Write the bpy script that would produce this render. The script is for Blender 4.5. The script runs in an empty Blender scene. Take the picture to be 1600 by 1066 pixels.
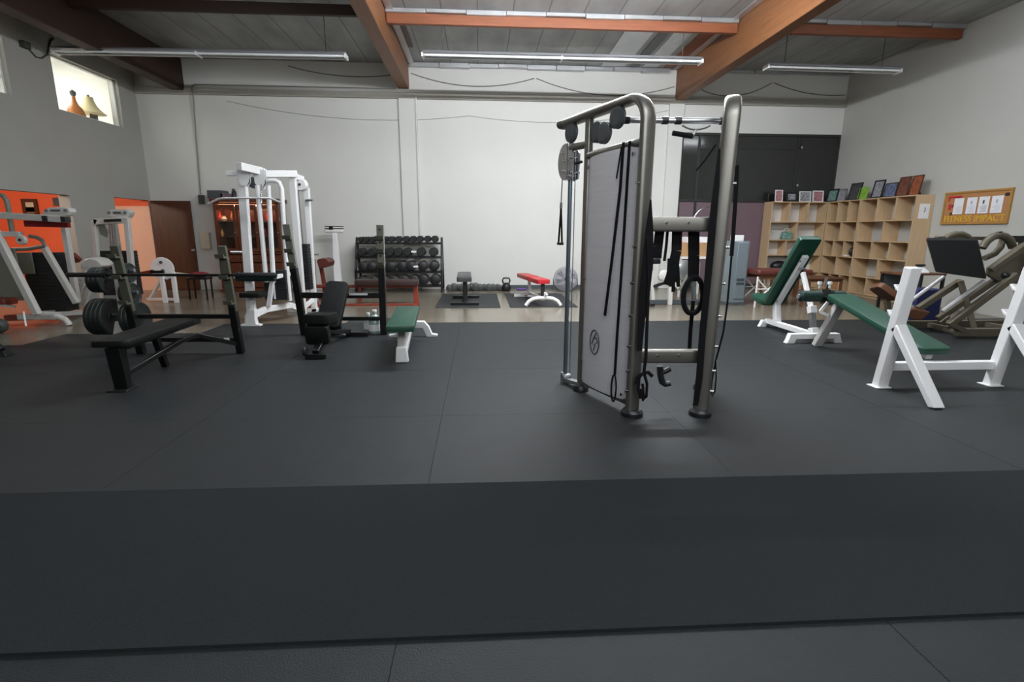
# gym interior: all lengths in metres, x right, y away from the camera, z up
OFF_E, CAB_E, WORLD_S = 12.0, 60.0, .5
SKY_W = (5, 200, 20, 20)
TUBE_M, TUBE_R, FILL_RIGHT, FILL_LEFT = 460.0, 110.0, 75.0, 20.0
FRONT_FILL_W, ORANGE_W, EXPO = 260, 130, 0.0
import bpy, bmesh, math, random
from mathutils import Vector, Matrix
random.seed(7)
V = Vector
SC = bpy.context.scene
COL = SC.collection
PI = math.pi

# ------------------------------------------------------------------ camera
F_PX, CAM_H = 800.0, 1.4
YAW, PITCH, ROLL = (math.radians(a) for a in (3.66, 12.12, -0.22))
fw = V((math.sin(YAW)*math.cos(PITCH), math.cos(YAW)*math.cos(PITCH), -math.sin(PITCH)))
rt0 = V((math.cos(YAW), -math.sin(YAW), 0)); dn0 = fw.cross(rt0)
rt = rt0*math.cos(ROLL) + dn0*math.sin(ROLL)
dn = dn0*math.cos(ROLL) - rt0*math.sin(ROLL)
EYE = V((0, 0, CAM_H))
cd = bpy.data.cameras.new('camera'); cam = bpy.data.objects.new('camera', cd); COL.objects.link(cam)
cd.sensor_width = 36; cd.lens = F_PX/1600*36; cd.clip_start = .05; cd.clip_end = 100
m = Matrix((rt, -dn, -fw)).transposed().to_4x4(); m.translation = EYE
cam.matrix_world = m
SC.camera = cam

# survey helpers: a sight line met with a known depth / height / side distance
def _hit(px, py, ax, v):
    d = rt*((px-800)/F_PX) + dn*((py-533)/F_PX) + fw
    return EYE + d*((v-EYE[ax])/d[ax])
def G(px, py, z=0.0): return _hit(px, py, 2, z)
def A(px, py, y): return _hit(px, py, 1, y)
def W(px, py, x): return _hit(px, py, 0, x)

# ------------------------------------------------------------------ materials
def lin(c):
    return tuple(((x/255)/12.92 if x/255 <= .04045 else ((x/255+.055)/1.055)**2.4) for x in c)
MATS = {}
def mat(name, rgb, rough=.5, metal=0, var=0, vscale=6, bump=0, bscale=80, spec=.5, stretch=(1, 1, 1), emit=0, coat=0):
    mt = bpy.data.materials.new(name); mt.use_nodes = True
    nt = mt.node_tree; b = nt.nodes['Principled BSDF']
    c = lin(rgb) + (1,)
    b.inputs['Base Color'].default_value = c
    b.inputs['Roughness'].default_value = rough
    b.inputs['Metallic'].default_value = metal
    b.inputs['Specular IOR Level'].default_value = spec
    b.inputs['Coat Weight'].default_value = coat
    if emit:
        b.inputs['Emission Color'].default_value = c; b.inputs['Emission Strength'].default_value = emit
    tc = nt.nodes.new('ShaderNodeTexCoord'); mp = nt.nodes.new('ShaderNodeMapping')
    mp.inputs['Scale'].default_value = stretch
    nt.links.new(tc.outputs['Object'], mp.inputs['Vector'])
    n = nt.nodes.new('ShaderNodeTexNoise'); n.inputs['Scale'].default_value = vscale; n.inputs['Detail'].default_value = 5
    nt.links.new(mp.outputs['Vector'], n.inputs['Vector'])
    r = nt.nodes.new('ShaderNodeMapRange'); r.inputs['From Min'].default_value = .25; r.inputs['From Max'].default_value = .75
    r.inputs['To Min'].default_value = 1-var; r.inputs['To Max'].default_value = 1+var
    nt.links.new(n.outputs['Fac'], r.inputs['Value'])
    mul = nt.nodes.new('ShaderNodeVectorMath'); mul.operation = 'SCALE'; mul.inputs[0].default_value = c[:3]
    nt.links.new(r.outputs['Result'], mul.inputs['Scale'])
    nt.links.new(mul.outputs['Vector'], b.inputs['Base Color'])
    if bump:
        n2 = nt.nodes.new('ShaderNodeTexNoise'); n2.inputs['Scale'].default_value = bscale; n2.inputs['Detail'].default_value = 4
        nt.links.new(mp.outputs['Vector'], n2.inputs['Vector'])
        bp = nt.nodes.new('ShaderNodeBump'); bp.inputs['Strength'].default_value = bump; bp.inputs['Distance'].default_value = .01
        nt.links.new(n2.outputs['Fac'], bp.inputs['Height']); nt.links.new(bp.outputs['Normal'], b.inputs['Normal'])
    MATS[name] = mt
    return mt
def M(n): return MATS[n]

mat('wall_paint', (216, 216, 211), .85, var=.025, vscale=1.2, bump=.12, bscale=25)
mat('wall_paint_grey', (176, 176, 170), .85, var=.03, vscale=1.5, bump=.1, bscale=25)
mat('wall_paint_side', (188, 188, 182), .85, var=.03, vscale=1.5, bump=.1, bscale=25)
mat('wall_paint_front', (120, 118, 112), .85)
mat('ledge_paint', (172, 169, 160), .8, var=.08, vscale=5, stretch=(1, 1, 8))
mat('beam_wood', (124, 80, 47), .5, var=.22, vscale=5, bump=.15, bscale=30, stretch=(6, .35, 6))
mat('purlin_wood', (128, 72, 44), .55, var=.2, vscale=5, bump=.15, bscale=30, stretch=(.35, 6, 6))
mat('shaded_beam_wood', (52, 31, 22), .6, var=.2, vscale=5, stretch=(6, .35, 6))  # copy of the beam wood, darkened to hold the left bay's shadow
mat('foil', (196, 198, 200), .32, .75, var=.12, vscale=3, bump=.6, bscale=14)
mat('rubber', (38, 41, 43), .52, var=.1, vscale=5, bump=.3, bscale=160, spec=.26)
mat('carpet_black', (46, 49, 51), .95, var=.16, vscale=260, bump=.9, bscale=300, spec=.15)
mat('mat_black', (52, 54, 55), .7, var=.1, vscale=30, bump=.3, bscale=150, spec=.3)
mat('white_enamel', (238, 238, 238), .3, var=.015, vscale=20, spec=.5)
mat('worn_white_enamel', (205, 203, 198), .38, var=.05, vscale=14, spec=.5)
mat('black_enamel', (14, 14, 15), .35, var=.1, spec=.5)
mat('grey_enamel', (120, 123, 112), .4, var=.08, vscale=20)
mat('olive_steel', (88, 90, 77), .42, .2, var=.1, vscale=20)
mat('black_vinyl', (12, 13, 13), .6, var=.1, vscale=10, bump=.08, bscale=200, spec=.25)
mat('dark_green_foam', (18, 46, 40), .5, var=.06, vscale=10)
mat('green_vinyl', (22, 68, 52), .42, var=.08, vscale=8, bump=.06, bscale=220)
mat('red_vinyl', (186, 40, 48), .42, var=.06, vscale=8)
mat('dark_brown_vinyl', (52, 34, 31), .4, var=.1, vscale=8)
mat('brown_vinyl', (92, 44, 38), .4, var=.1, vscale=8)
mat('sheen_grey_vinyl', (58, 60, 60), .35, var=.06, vscale=8)  # black vinyl lightened so its colour carries the pad top's sheen
mat('bronze_paint', (134, 132, 126), .4, .85, var=.03, vscale=30)
mat('polished_steel', (236, 236, 238), .22, .45)
mat('bronze_frame', (112, 105, 90), .42, .35, var=.06, vscale=20)
mat('brushed_panel', (236, 236, 242), .42, .3, var=.05, vscale=3, stretch=(1, 1, 30), bump=.05, bscale=60)
mat('chrome', (205, 207, 210), .14, 1)
mat('steel', (176, 178, 180), .3, .9, var=.04)
mat('cable_steel', (130, 132, 134), .35, .8)
mat('blue_steel', (118, 132, 142), .3, .8)
mat('black_plastic', (26, 27, 29), .4, var=.05)
mat('grey_plastic', (74, 79, 83), .45, var=.08, vscale=20)
mat('stack_black', (24, 25, 27), .5, var=.15, vscale=2, stretch=(1, 1, 20))
mat('nylon', (16, 16, 18), .85, var=.2, vscale=60, bump=.2, bscale=200, spec=.2)
mat('plate_iron', (42, 49, 47), .42, .2, var=.1, vscale=25, bump=.15, bscale=90)
mat('dumbbell_iron', (26, 27, 28), .5, .1, var=.15, vscale=20, bump=.2, bscale=80)
mat('grey_dumbbell', (72, 76, 74), .5, .15, var=.15, vscale=20)
mat('maple', (202, 174, 138), .55, var=.07, vscale=4, stretch=(6, 6, .6))
mat('white_board', (222, 222, 220), .7, var=.02)
mat('grey_board', (186, 187, 186), .7, var=.03)
mat('dark_wood', (74, 42, 22), .45, var=.25, vscale=4, stretch=(5, 5, .5), bump=.05, bscale=40)
mat('cabinet_wood', (92, 50, 30), .38, var=.25, vscale=4, stretch=(5, 5, .5))
mat('brown_wood', (104, 66, 44), .5, var=.2, vscale=5, stretch=(.6, 5, 5))
mat('orange_paint', (230, 104, 62), .7, var=.03)
mat('peach_paint', (232, 186, 158), .7, var=.03)
mat('red_fabric', (130, 26, 30), .85, var=.12, vscale=30)
mat('red_enamel', (140, 58, 42), .4, var=.08, vscale=20)
mat('rust_enamel', (116, 48, 36), .4, var=.1, vscale=20)
mat('cork', (178, 128, 82), .9, var=.12, vscale=90)
mat('oak_trim', (172, 130, 62), .5, var=.12, vscale=6)
mat('yellow_card', (214, 172, 52), .7, var=.04)
mat('paper', (236, 236, 240), .8, var=.02)
mat('ink', (70, 74, 92), .8)
mat('faint_ink', (178, 182, 196), .8)
mat('purple_panel', (112, 92, 100), .55, var=.04)
mat('window_frame_black', (40, 42, 40), .5, var=.1)
mat('smoked_glass', (46, 48, 46), .1, var=.1, vscale=1.5, spec=.5)
mat('cooler_grey', (128, 140, 146), .3, .3, var=.03)
mat('cooler_dark', (62, 72, 78), .4, .1)
mat('cardboard', (176, 138, 98), .8, var=.06)
mat('photo_grey', (140, 142, 148), .4, var=.85, vscale=32)
mat('photo_dark', (64, 62, 66), .4, var=.9, vscale=26)
mat('photo_teal', (110, 146, 138), .4, var=.7, vscale=26)
mat('photo_pink', (168, 118, 124), .4, var=.85, vscale=34)
mat('photo_green', (128, 176, 60), .4, var=.35, vscale=12)
mat('photo_brown', (104, 60, 44), .4, var=.7, vscale=18)
mat('photo_orange', (138, 74, 46), .4, var=.6, vscale=18)
mat('photo_blue', (92, 100, 128), .4, var=.85, vscale=22)
mat('lampshade', (232, 218, 172), .8)
mat('amber', (196, 118, 52), .3)
mat('office_white', (240, 240, 238), .8)

mat('tube_white', (236, 240, 240), .35, spec=.6)
mat('fixture_metal', (190, 190, 198), .35, .45)
mat('teal_glass', (150, 172, 166), .15)
mat('navy', (36, 44, 92), .6)
mat('purple_rubber', (104, 76, 150), .5)
mat('bright_red', (196, 40, 44), .5)
mat('cream', (206, 200, 178), .5)
mat('pvc_conduit', (140, 140, 134), .6)
mat('cable_grey', (112, 110, 104), .7)
mat('cable_dark', (66, 66, 62), .7)

# concrete floor: worn, slightly glossy
def concrete():
    mt = mat('concrete', (118, 110, 96), .34, var=.2, vscale=.9, bump=.05, bscale=12, spec=.5)
    nt = mt.node_tree; b = nt.nodes['Principled BSDF']
    n = nt.nodes.new('ShaderNodeTexNoise'); n.inputs['Scale'].default_value = 2.2; n.inputs['Detail'].default_value = 6
    r = nt.nodes.new('ShaderNodeMapRange'); r.inputs['To Min'].default_value = .12; r.inputs['To Max'].default_value = .38
    nt.links.new(n.outputs['Fac'], r.inputs['Value']); nt.links.new(r.outputs['Result'], b.inputs['Roughness'])
concrete()
# ceiling: foil faced insulation boards with seams running away from the camera
def ceiling_mat():
    mt = mat('ceiling_board', (150, 152, 150), .5, .25, var=.3, vscale=1.6, bump=.5, bscale=4, stretch=(1.4, .5, 1))
    nt = mt.node_tree; b = nt.nodes['Principled BSDF']
    tc = nt.nodes.new('ShaderNodeTexCoord'); sx = nt.nodes.new('ShaderNodeSeparateXYZ')
    nt.links.new(tc.outputs['Object'], sx.inputs['Vector'])
    def seam(axis, period, width):
        d = nt.nodes.new('ShaderNodeMath'); d.operation = 'DIVIDE'; d.inputs[1].default_value = period
        nt.links.new(sx.outputs[axis], d.inputs[0])
        f = nt.nodes.new('ShaderNodeMath'); f.operation = 'FRACT'; nt.links.new(d.outputs[0], f.inputs[0])
        l = nt.nodes.new('ShaderNodeMath'); l.operation = 'LESS_THAN'; l.inputs[1].default_value = width/period
        nt.links.new(f.outputs[0], l.inputs[0]); return l
    s = seam('X', .61, .02)
    mx = nt.nodes.new('ShaderNodeMix'); mx.data_type = 'RGBA'
    old = b.inputs['Base Color'].links[0].from_socket
    nt.links.new(s.outputs[0], mx.inputs['Factor']); nt.links.new(old, mx.inputs['A']); mx.inputs['B'].default_value = lin((104, 106, 103))+(1,)
    nt.links.new(mx.outputs['Result'], b.inputs['Base Color'])
ceiling_mat()
def glass_mat():
    mt = bpy.data.materials.new('clear_glass'); mt.use_nodes = True; nt = mt.node_tree
    for n in list(nt.nodes):
        if n.type != 'OUTPUT_MATERIAL': nt.nodes.remove(n)
    out = nt.nodes['Material Output']
    t = nt.nodes.new('ShaderNodeBsdfTransparent'); t.inputs['Color'].default_value = (.94, .96, .95, 1)
    g = nt.nodes.new('ShaderNodeBsdfGlossy'); g.inputs['Roughness'].default_value = .03
    lw = nt.nodes.new('ShaderNodeLayerWeight'); lw.inputs['Blend'].default_value = .5
    pw = nt.nodes.new('ShaderNodeMath'); pw.operation = 'POWER'; pw.inputs[1].default_value = 4.5
    nt.links.new(lw.outputs['Facing'], pw.inputs[0])
    fr = nt.nodes.new('ShaderNodeMath'); fr.operation = 'MULTIPLY_ADD'; fr.inputs[1].default_value = .9; fr.inputs[2].default_value = .04
    nt.links.new(pw.outputs[0], fr.inputs[0])
    mx = nt.nodes.new('ShaderNodeMixShader')
    nt.links.new(fr.outputs[0], mx.inputs[0]); nt.links.new(t.outputs[0], mx.inputs[1]); nt.links.new(g.outputs[0], mx.inputs[2])
    nt.links.new(mx.outputs[0], out.inputs['Surface']); MATS['clear_glass'] = mt
glass_mat()
def emit_mat(name, rgb, s):
    mt = bpy.data.materials.new(name); mt.use_nodes = True; nt = mt.node_tree
    nt.nodes.remove(nt.nodes['Principled BSDF'])
    e = nt.nodes.new('ShaderNodeEmission'); e.inputs['Color'].default_value = lin(rgb)+(1,); e.inputs['Strength'].default_value = s
    nt.links.new(e.outputs[0], nt.nodes['Material Output'].inputs['Surface']); MATS[name] = mt

# ------------------------------------------------------------------ mesh builder (world coordinates)
class MB:
    def __init__(s): s.bm = bmesh.new()
    def _faces(s, vs, fs):
        bv = [s.bm.verts.new(v) for v in vs]
        for f in fs:
            try: s.bm.faces.new([bv[i] for i in f])
            except ValueError: pass
        return bv
    def hexa(s, c8):
        s._faces(c8, [(0, 3, 2, 1), (4, 5, 6, 7), (0, 1, 5, 4), (1, 2, 6, 5), (2, 3, 7, 6), (3, 0, 4, 7)]); return s
    def box(s, x0, x1, y0, y1, z0, z1):
        return s.hexa([V((x0, y0, z0)), V((x1, y0, z0)), V((x1, y1, z0)), V((x0, y1, z0)), V((x0, y0, z1)), V((x1, y0, z1)), V((x1, y1, z1)), V((x0, y1, z1))])
    def frame(s, p, q, up=(0, 0, 1)):
        d = (V(q)-V(p)).normalized(); u = V(up)
        if abs(d.dot(u.normalized())) > .98: u = V((0, 1, 0)) if abs(d.y) < .9 else V((1, 0, 0))
        sd = d.cross(u).normalized(); u = sd.cross(d).normalized()
        return d, sd, u
    def bar(s, p, q, w, h=None, up=(0, 0, 1)):
        """rectangular tube p->q; w across, h along 'up'"""
        h = h or w; p, q = V(p), V(q); d, sd, u = s.frame(p, q, up)
        c = []
        for e in (p, q):
            for a, b in ((-1, -1), (1, -1), (1, 1), (-1, 1)):
                c.append(e+sd*(a*w/2)+u*(b*h/2))
        s.hexa(c); return s
    def path(s, pts, w, h=None, up=(0, 0, 1)):
        for a, b in zip(pts, pts[1:]): s.bar(a, b, w, h, up)
        return s
    def sweep(s, pts, ring, closed=False, nrm=None):
        """ring: list of (a,b) section coordinates; nrm fixes the first section axis"""
        pts = [V(p) for p in pts]; n = len(pts); k = len(ring); rows = []
        prev = None
        for i, p in enumerate(pts):
            if closed: t = (pts[(i+1) % n]-pts[i-1]).normalized()
            else: t = (pts[min(i+1, n-1)]-pts[max(i-1, 0)]).normalized()
            if nrm is not None: a = (V(nrm)-t*V(nrm).dot(t)).normalized()
            elif prev is None:
                a = t.orthogonal().normalized()
            else: a = (prev-t*prev.dot(t)).normalized()
            prev = a; b = t.cross(a)
            rows.append([s.bm.verts.new(p+a*x+b*y) for x, y in ring])
        for i in range(n if closed else n-1):
            r0, r1 = rows[i], rows[(i+1) % n]
            for j in range(k): s.bm.faces.new((r0[j], r0[(j+1) % k], r1[(j+1) % k], r1[j]))
        if not closed:
            s.bm.faces.new(rows[0][::-1]); s.bm.faces.new(rows[-1])
        return s
    def tube(s, pts, r, n=10, closed=False):
        return s.sweep(pts, [(r*math.cos(2*PI*i/n), r*math.sin(2*PI*i/n)) for i in range(n)], closed)
    def oval(s, pts, a, b, nrm, n=16, e=.75):
        ring = []
        for i in range(n):
            t = 2*PI*i/n; c, q = math.cos(t), math.sin(t)
            ring.append((a*math.copysign(abs(c)**e, c), b*math.copysign(abs(q)**e, q)))
        return s.sweep(pts, ring, nrm=nrm)
    def cyl(s, p, q, r, n=16, r2=None):
        return s.rev(p, q, [(0, r), (1, r2 if r2 is not None else r)], n)
    def rev(s, p, q, prof, n=20):
        """surface of revolution about p->q; prof: (fraction along axis, radius)"""
        p, q = V(p), V(q); d = q-p; t = d.normalized(); a = t.orthogonal().normalized(); b = t.cross(a)
        rows = []
        for f, r in prof:
            rows.append([s.bm.verts.new(p+d*f+a*(r*math.cos(2*PI*i/n))+b*(r*math.sin(2*PI*i/n))) for i in range(n)])
        for r0, r1 in zip(rows, rows[1:]):
            for j in range(n): s.bm.faces.new((r0[j], r0[(j+1) % n], r1[(j+1) % n], r1[j]))
        s.bm.faces.new(rows[0][::-1]); s.bm.faces.new(rows[-1]); return s
    def prism(s, poly, ext):
        poly = [V(p) for p in poly]; ext = V(ext); n = len(poly)
        a = [s.bm.verts.new(p) for p in poly]; b = [s.bm.verts.new(p+ext) for p in poly]
        s.bm.faces.new(a[::-1]); s.bm.faces.new(b)
        for i in range(n): s.bm.faces.new((a[i], a[(i+1) % n], b[(i+1) % n], b[i]))
        return s
    def ball(s, c, r, sc=(1, 1, 1), n=14):
        mtx = Matrix.Translation(V(c)) @ Matrix.Diagonal((r*sc[0], r*sc[1], r*sc[2], 1))
        bmesh.ops.create_uvsphere(s.bm, u_segments=n, v_segments=max(6, n//2), radius=1, matrix=mtx); return s
    def pad(s, p, q, w, th, up=(0, 0, 1), rnd=.05, taper=1.0):
        """upholstered pad: centre line p->q, width w, thickness th, rounded plan corners"""
        p, q = V(p), V(q); d, sd, u = s.frame(p, q, up); L = (q-p).length
        pl = []
        for cx, cy, a0, ww in ((L-rnd, w/2*taper-rnd, 0, 1), (rnd, w/2-rnd, 90, 1), (rnd, -w/2+rnd, 180, 1), (L-rnd, -w/2*taper+rnd, 270, 1)):
            for k in range(5):
                t = math.radians(a0+k*22.5); pl.append((cx+rnd*math.cos(t), cy+rnd*math.sin(t)))
        layers = [(-th/2, .985), (-th/2*.55, 1), (th/2*.55, 1), (th/2*.9, .975), (th/2, .92)]
        rows = []
        for z, k in layers:
            rows.append([s.bm.verts.new(p+d*(L/2+(x-L/2)*(1-(1-k)*w/L))+sd*(-y*k)+u*z) for x, y in pl])
        n = len(pl)
        for r0, r1 in zip(rows, rows[1:]):
            for j in range(n): s.bm.faces.new((r0[j], r0[(j+1) % n], r1[(j+1) % n], r1[j]))
        s.bm.faces.new(rows[0][::-1]); s.bm.faces.new(rows[-1]); return s
    def mesh(s, name, mt, org=V((0, 0, 0)), flat=False, floor=True):
        bmesh.ops.recalc_face_normals(s.bm, faces=s.bm.faces[:])
        if floor:
            for v in s.bm.verts:
                if v.co.z < 0: v.co.z = 0
        bmesh.ops.translate(s.bm, verts=s.bm.verts[:], vec=-V(org))
        me = bpy.data.meshes.new(name); s.bm.to_mesh(me); s.bm.free()
        me.materials.append(M(mt))
        if not flat:
            me.shade_smooth(); me.set_sharp_from_angle(angle=math.radians(38))
        return me

def arc(c, r, a0, a1, n, ex, ey):
    c, ex, ey = V(c), V(ex), V(ey)
    return [c+ex*(r*math.cos(math.radians(a0+(a1-a0)*i/n)))+ey*(r*math.sin(math.radians(a0+(a1-a0)*i/n))) for i in range(n+1)]

def tag(o, label, cat, group=None):
    o['label'] = label; o['category'] = cat
    if group: o['group'] = group
    return o
def bev(o, w, seg=2):
    if w:
        md = o.modifiers.new('bevel', 'BEVEL'); md.width = w; md.segments = seg; md.limit_method = 'ANGLE'; md.angle_limit = math.radians(40)
    return o
RUB = .012
class Thing:
    def __init__(s, name, label, cat, loc, group=None, dz=0.0):
        s.org = V(loc); s.o = bpy.data.objects.new(name, None); COL.objects.link(s.o)
        s.o.empty_display_size = .1
        s.o.location = s.org+V((0, 0, dz)); tag(s.o, label, cat, group)
    def part(s, name, mb, mt, parent=None, label=None, bevel=0, stuff=False):
        o = bpy.data.objects.new(name, mb.mesh(name, mt, s.org)); COL.objects.link(o)
        o.parent = parent or s.o
        if label: o['label'] = label
        if stuff: o['kind'] = 'stuff'
        return bev(o, bevel)
def single(name, label, cat, mb, mt, org=None, group=None, bevel=0, dz=0.0):
    org = V(org) if org is not None else V((0, 0, 0))
    o = bpy.data.objects.new(name, mb.mesh(name, mt, org)); COL.objects.link(o)
    o.location = org+V((0, 0, dz)); tag(o, label, cat, group); return bev(o, bevel)
def structure(name, mb, mt, parent=None, bevel=0):
    o = bpy.data.objects.new(name, mb.mesh(name, mt, floor=False)); COL.objects.link(o)
    if parent: o.parent = parent
    else: o['kind'] = 'structure'
    return bev(o, bevel)
def copy_tree(o, loc=None, label=None, rotz=None, parent=None, scale=None):
    c = o.copy(); COL.objects.link(c)
    if parent: c.parent = parent
    else:
        if loc is not None: c.location = loc
        if rotz is not None: c.rotation_euler = (0, 0, rotz)
        if label: c['label'] = label
        if scale: c.scale = (scale,)*3
    for ch in list(o.children): copy_tree(ch, parent=c)
    return c
def text_mb(txt, size, org, ex, ey, depth=.003, align='LEFT', extrude_n=None):
    """lettering as real raised shapes: text laid out on the ex/ey plane"""
    cu = bpy.data.curves.new('lettering', 'FONT'); cu.body = txt; cu.size = size; cu.extrude = depth/2; cu.align_x = align
    ob = bpy.data.objects.new('lettering', cu); COL.objects.link(ob)
    dg = bpy.context.evaluated_depsgraph_get(); me = bpy.data.meshes.new_from_object(ob.evaluated_get(dg))
    mb = MB(); mb.bm.from_mesh(me)
    bpy.data.objects.remove(ob); bpy.data.curves.remove(cu); bpy.data.meshes.remove(me)
    ex, ey = V(ex), V(ey); ez = ex.cross(ey)
    mm = Matrix((ex, ey, ez)).transposed().to_4x4(); mm.translation = V(org)
    bmesh.ops.transform(mb.bm, matrix=mm, verts=mb.bm.verts[:]); return mb
ORD = ['first', 'second', 'third', 'fourth', 'fifth', 'sixth', 'seventh', 'eighth', 'ninth', 'tenth', 'eleventh', 'twelfth']
# ------------------------------------------------------------------ room shell
XL, XR, YB, YF, ZC = -7.54, 8.83, 12.71, -4.0, 5.08
structure('floor', MB().box(-11.5, XR+.2, YF-.2, YB+.2, -.2, 0), 'concrete')
SKY = [(-4.9, -3.3, 6.2, 8.6), (.7, 3.1, 6.2, 8.6), (5.9, 7.5, 6.2, 8.6), (.7, 3.1, -.6, 1.2)]      # skylight openings x0 x1 y0 y1; the last is added to brighten the foreground
cl = MB(); y_ = YF-.2
for rows_ in ((SKY[3:], -.6, 1.2), (SKY[:3], 6.2, 8.6)):
    cl.box(XL-.2, XR+.2, y_, rows_[1], ZC, ZC+.15); xs = [XL-.2]
    for a, b, _, _ in rows_[0]: xs += [a, b]
    xs.append(XR+.2)
    for a, b in zip(xs[0::2], xs[1::2]): cl.box(a, b, rows_[1], rows_[2], ZC, ZC+.15)
    y_ = rows_[2]
cl.box(XL-.2, XR+.2, y_, YB+.2, ZC, ZC+.15)
structure('ceiling', cl, 'ceiling_board')
emit_mat('skylight_sheet', (236, 243, 255), 2.5)
for i, (a, b, c, d) in enumerate(SKY):
    sk = structure('window_%d' % (i+4), MB().box(a-.05, b+.05, c-.05, d+.05, ZC+.16, ZC+.18), 'skylight_sheet')
    f = MB(); h = .3
    for k in range(3): f.bar((a+(b-a)*k/2, c, ZC+.12), (a+(b-a)*k/2, d, ZC+.12), .04, .06)
    for k in range(4): f.bar((a, c+(d-c)*k/3, ZC+.12), (b, c+(d-c)*k/3, ZC+.12), .04, .06)
    structure('window_frame', f, 'grey_enamel', parent=sk)

# back wall (opening for the dark storefront at the right), side walls with their openings
w = MB()
w.box(XL-.2, 4.85, YB, YB+.2, 0, ZC); w.box(4.85, XR+.2, YB, YB+.2, 3.72, ZC)
structure('wall_back', w, 'wall_paint')
DA = (8.3, 10.3, 2.02); DB = (11.49, 12.69, 2.06)          # door openings y0 y1 height
WA = (7.7, 9.46, 3.52, 4.42); WB = (10.41, 12.14, 3.52, 4.46)   # office windows y0 y1 z0 z1
w = MB()
x0, x1 = XL-.2, XL
w.box(x0, x1, YF, DA[0], 0, 2.06); w.box(x0, x1, DA[1], DB[0], 0, 2.06); w.box(x0, x1, DB[1], YB, 0, 2.06); w.box(x0, x1, DA[0], DA[1], DA[2], 2.06)
w.box(x0, x1, YF, YB, 2.06, 3.52)
w.box(x0, x1, YF, WA[0], 3.52, 4.46); w.box(x0, x1, WA[1], WB[0], 3.52, 4.46); w.box(x0, x1, WB[1], YB, 3.52, 4.46); w.box(x0, x1, WA[0], WA[1], 4.42, 4.46)
w.box(x0, x1, YF, YB, 4.46, ZC)
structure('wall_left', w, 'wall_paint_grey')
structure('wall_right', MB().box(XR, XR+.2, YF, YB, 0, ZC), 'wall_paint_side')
# wall behind the camera; its high window row is added for front light
w = MB(); w.box(XL-.2, XR+.2, YF-.2, YF, 0, 3.3); w.box(XL-.2, -3.0, YF-.2, YF, 3.3, ZC); w.box(5.0, XR+.2, YF-.2, YF, 3.3, ZC); w.box(-3.0, 5.0, YF-.2, YF, 4.9, ZC)
structure('wall_front', w, 'wall_paint_front')
f = MB()
for k in range(5): f.box(-3+2*k-.03, -3+2*k+.03, YF-.14, YF-.06, 3.3, 4.9)
f.box(-3, 5, YF-.14, YF-.06, 3.3, 3.36); f.box(-3, 5, YF-.14, YF-.06, 4.84, 4.9)
structure('window_8', f, 'window_frame_black')

# pilasters and ledger on the back wall
structure('trim_1', MB().box(-1.80, -1.40, YB-.07, YB, 0, 4.36), 'wall_paint', bevel=.008)
structure('trim_2', MB().box(-1.42, -1.385, YB-.1, YB, 0, 4.36), 'wall_paint', bevel=.008)
structure('trim_3', MB().box(4.50, 4.86, YB-.07, YB, 0, 4.36), 'wall_paint', bevel=.008)
t = MB(); t.box(XL, XR, YB-.05, YB, 4.37, 4.47); t.box(XL, XR, YB-.075, YB, 4.335, 4.375)
structure('trim_4', t, 'ledge_paint')
structure('baseboard_back', MB().box(-.75, 4.5, YB-.03, YB, 0, .09), 'grey_plastic')

# glulam beams running away from the camera; purlins across; foil strips
def beam(name, label, xa, xb, z0, mt):
    mb = MB(); mb.box(xa, xb, YF+.05, YB-.005, z0, ZC-.005)
    b = single(name, label, 'beam', mb, mt, ((xa+xb)/2, 5, z0), bevel=.012); return b
beam('roof_beam', 'brown laminated roof beam overhead, ending above the white pilaster by the dumbbell rack', -1.80, -1.55, 4.55, 'beam_wood')
beam('roof_beam', 'brown laminated roof beam overhead, ending above the pilaster beside the dark windows', 4.63, 4.86, 4.42, 'beam_wood')
beam('roof_beam', 'dark shadowed roof beam beside the left wall above the office windows', -6.74, -6.48, 4.42, 'shaded_beam_wood')
def purlin(label, xa, xb, y, z0, mt, foil):
    t = Thing('roof_purlin', label, 'purlin', ((xa+xb)/2, y, z0))
    t.part('joist', MB().box(xa, xb, y, y+.09, z0, ZC-.06), mt, bevel=.006)
    if foil:
        mb = MB(); n = int((xb-xa)/.62)
        for k in range(n):
            a = xa+(xb-xa)*k/n; b = xa+(xb-xa)*(k+1)/n-.012
            mb.box(a, b, y-.06, y+.12, ZC-.065+.012*math.sin(k*2.1), ZC-.004)
        t.part('foil_flashing', mb, 'foil', label='shiny silver foil tape along the top of the purlin')
purlin('reddish roof purlin with silver foil, between the two brown beams', -1.54, 4.62, 9.78, 4.86, 'purlin_wood', True)
purlin('short reddish roof purlin between the right brown beam and the right wall', 4.87, 8.80, 9.72, 4.86, 'purlin_wood', True)
purlin('dark roof purlin left of the middle beam, over the office windows', -6.47, -1.81, 9.50, 4.86, 'shaded_beam_wood', False)
t = MB()
for k in range(9):
    a = -1.5+k*.66; t.box(a, a+.645, YB-.13-.02*(k % 2), YB-.004, ZC-.08-.015*math.sin(k*1.7), ZC-.005)
for k in range(5):
    a = 4.95+k*.76; t.box(a, a+.74, YB-.12, YB-.004, ZC-.05, ZC-.005)
structure('trim_5', t, 'foil')
t = MB()
for x in (-1.47, 4.56): t.box(x-.06, x+.06, 6.6, YB-.15, ZC-.03, ZC-.002)
structure('trim_6', t, 'foil')

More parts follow.
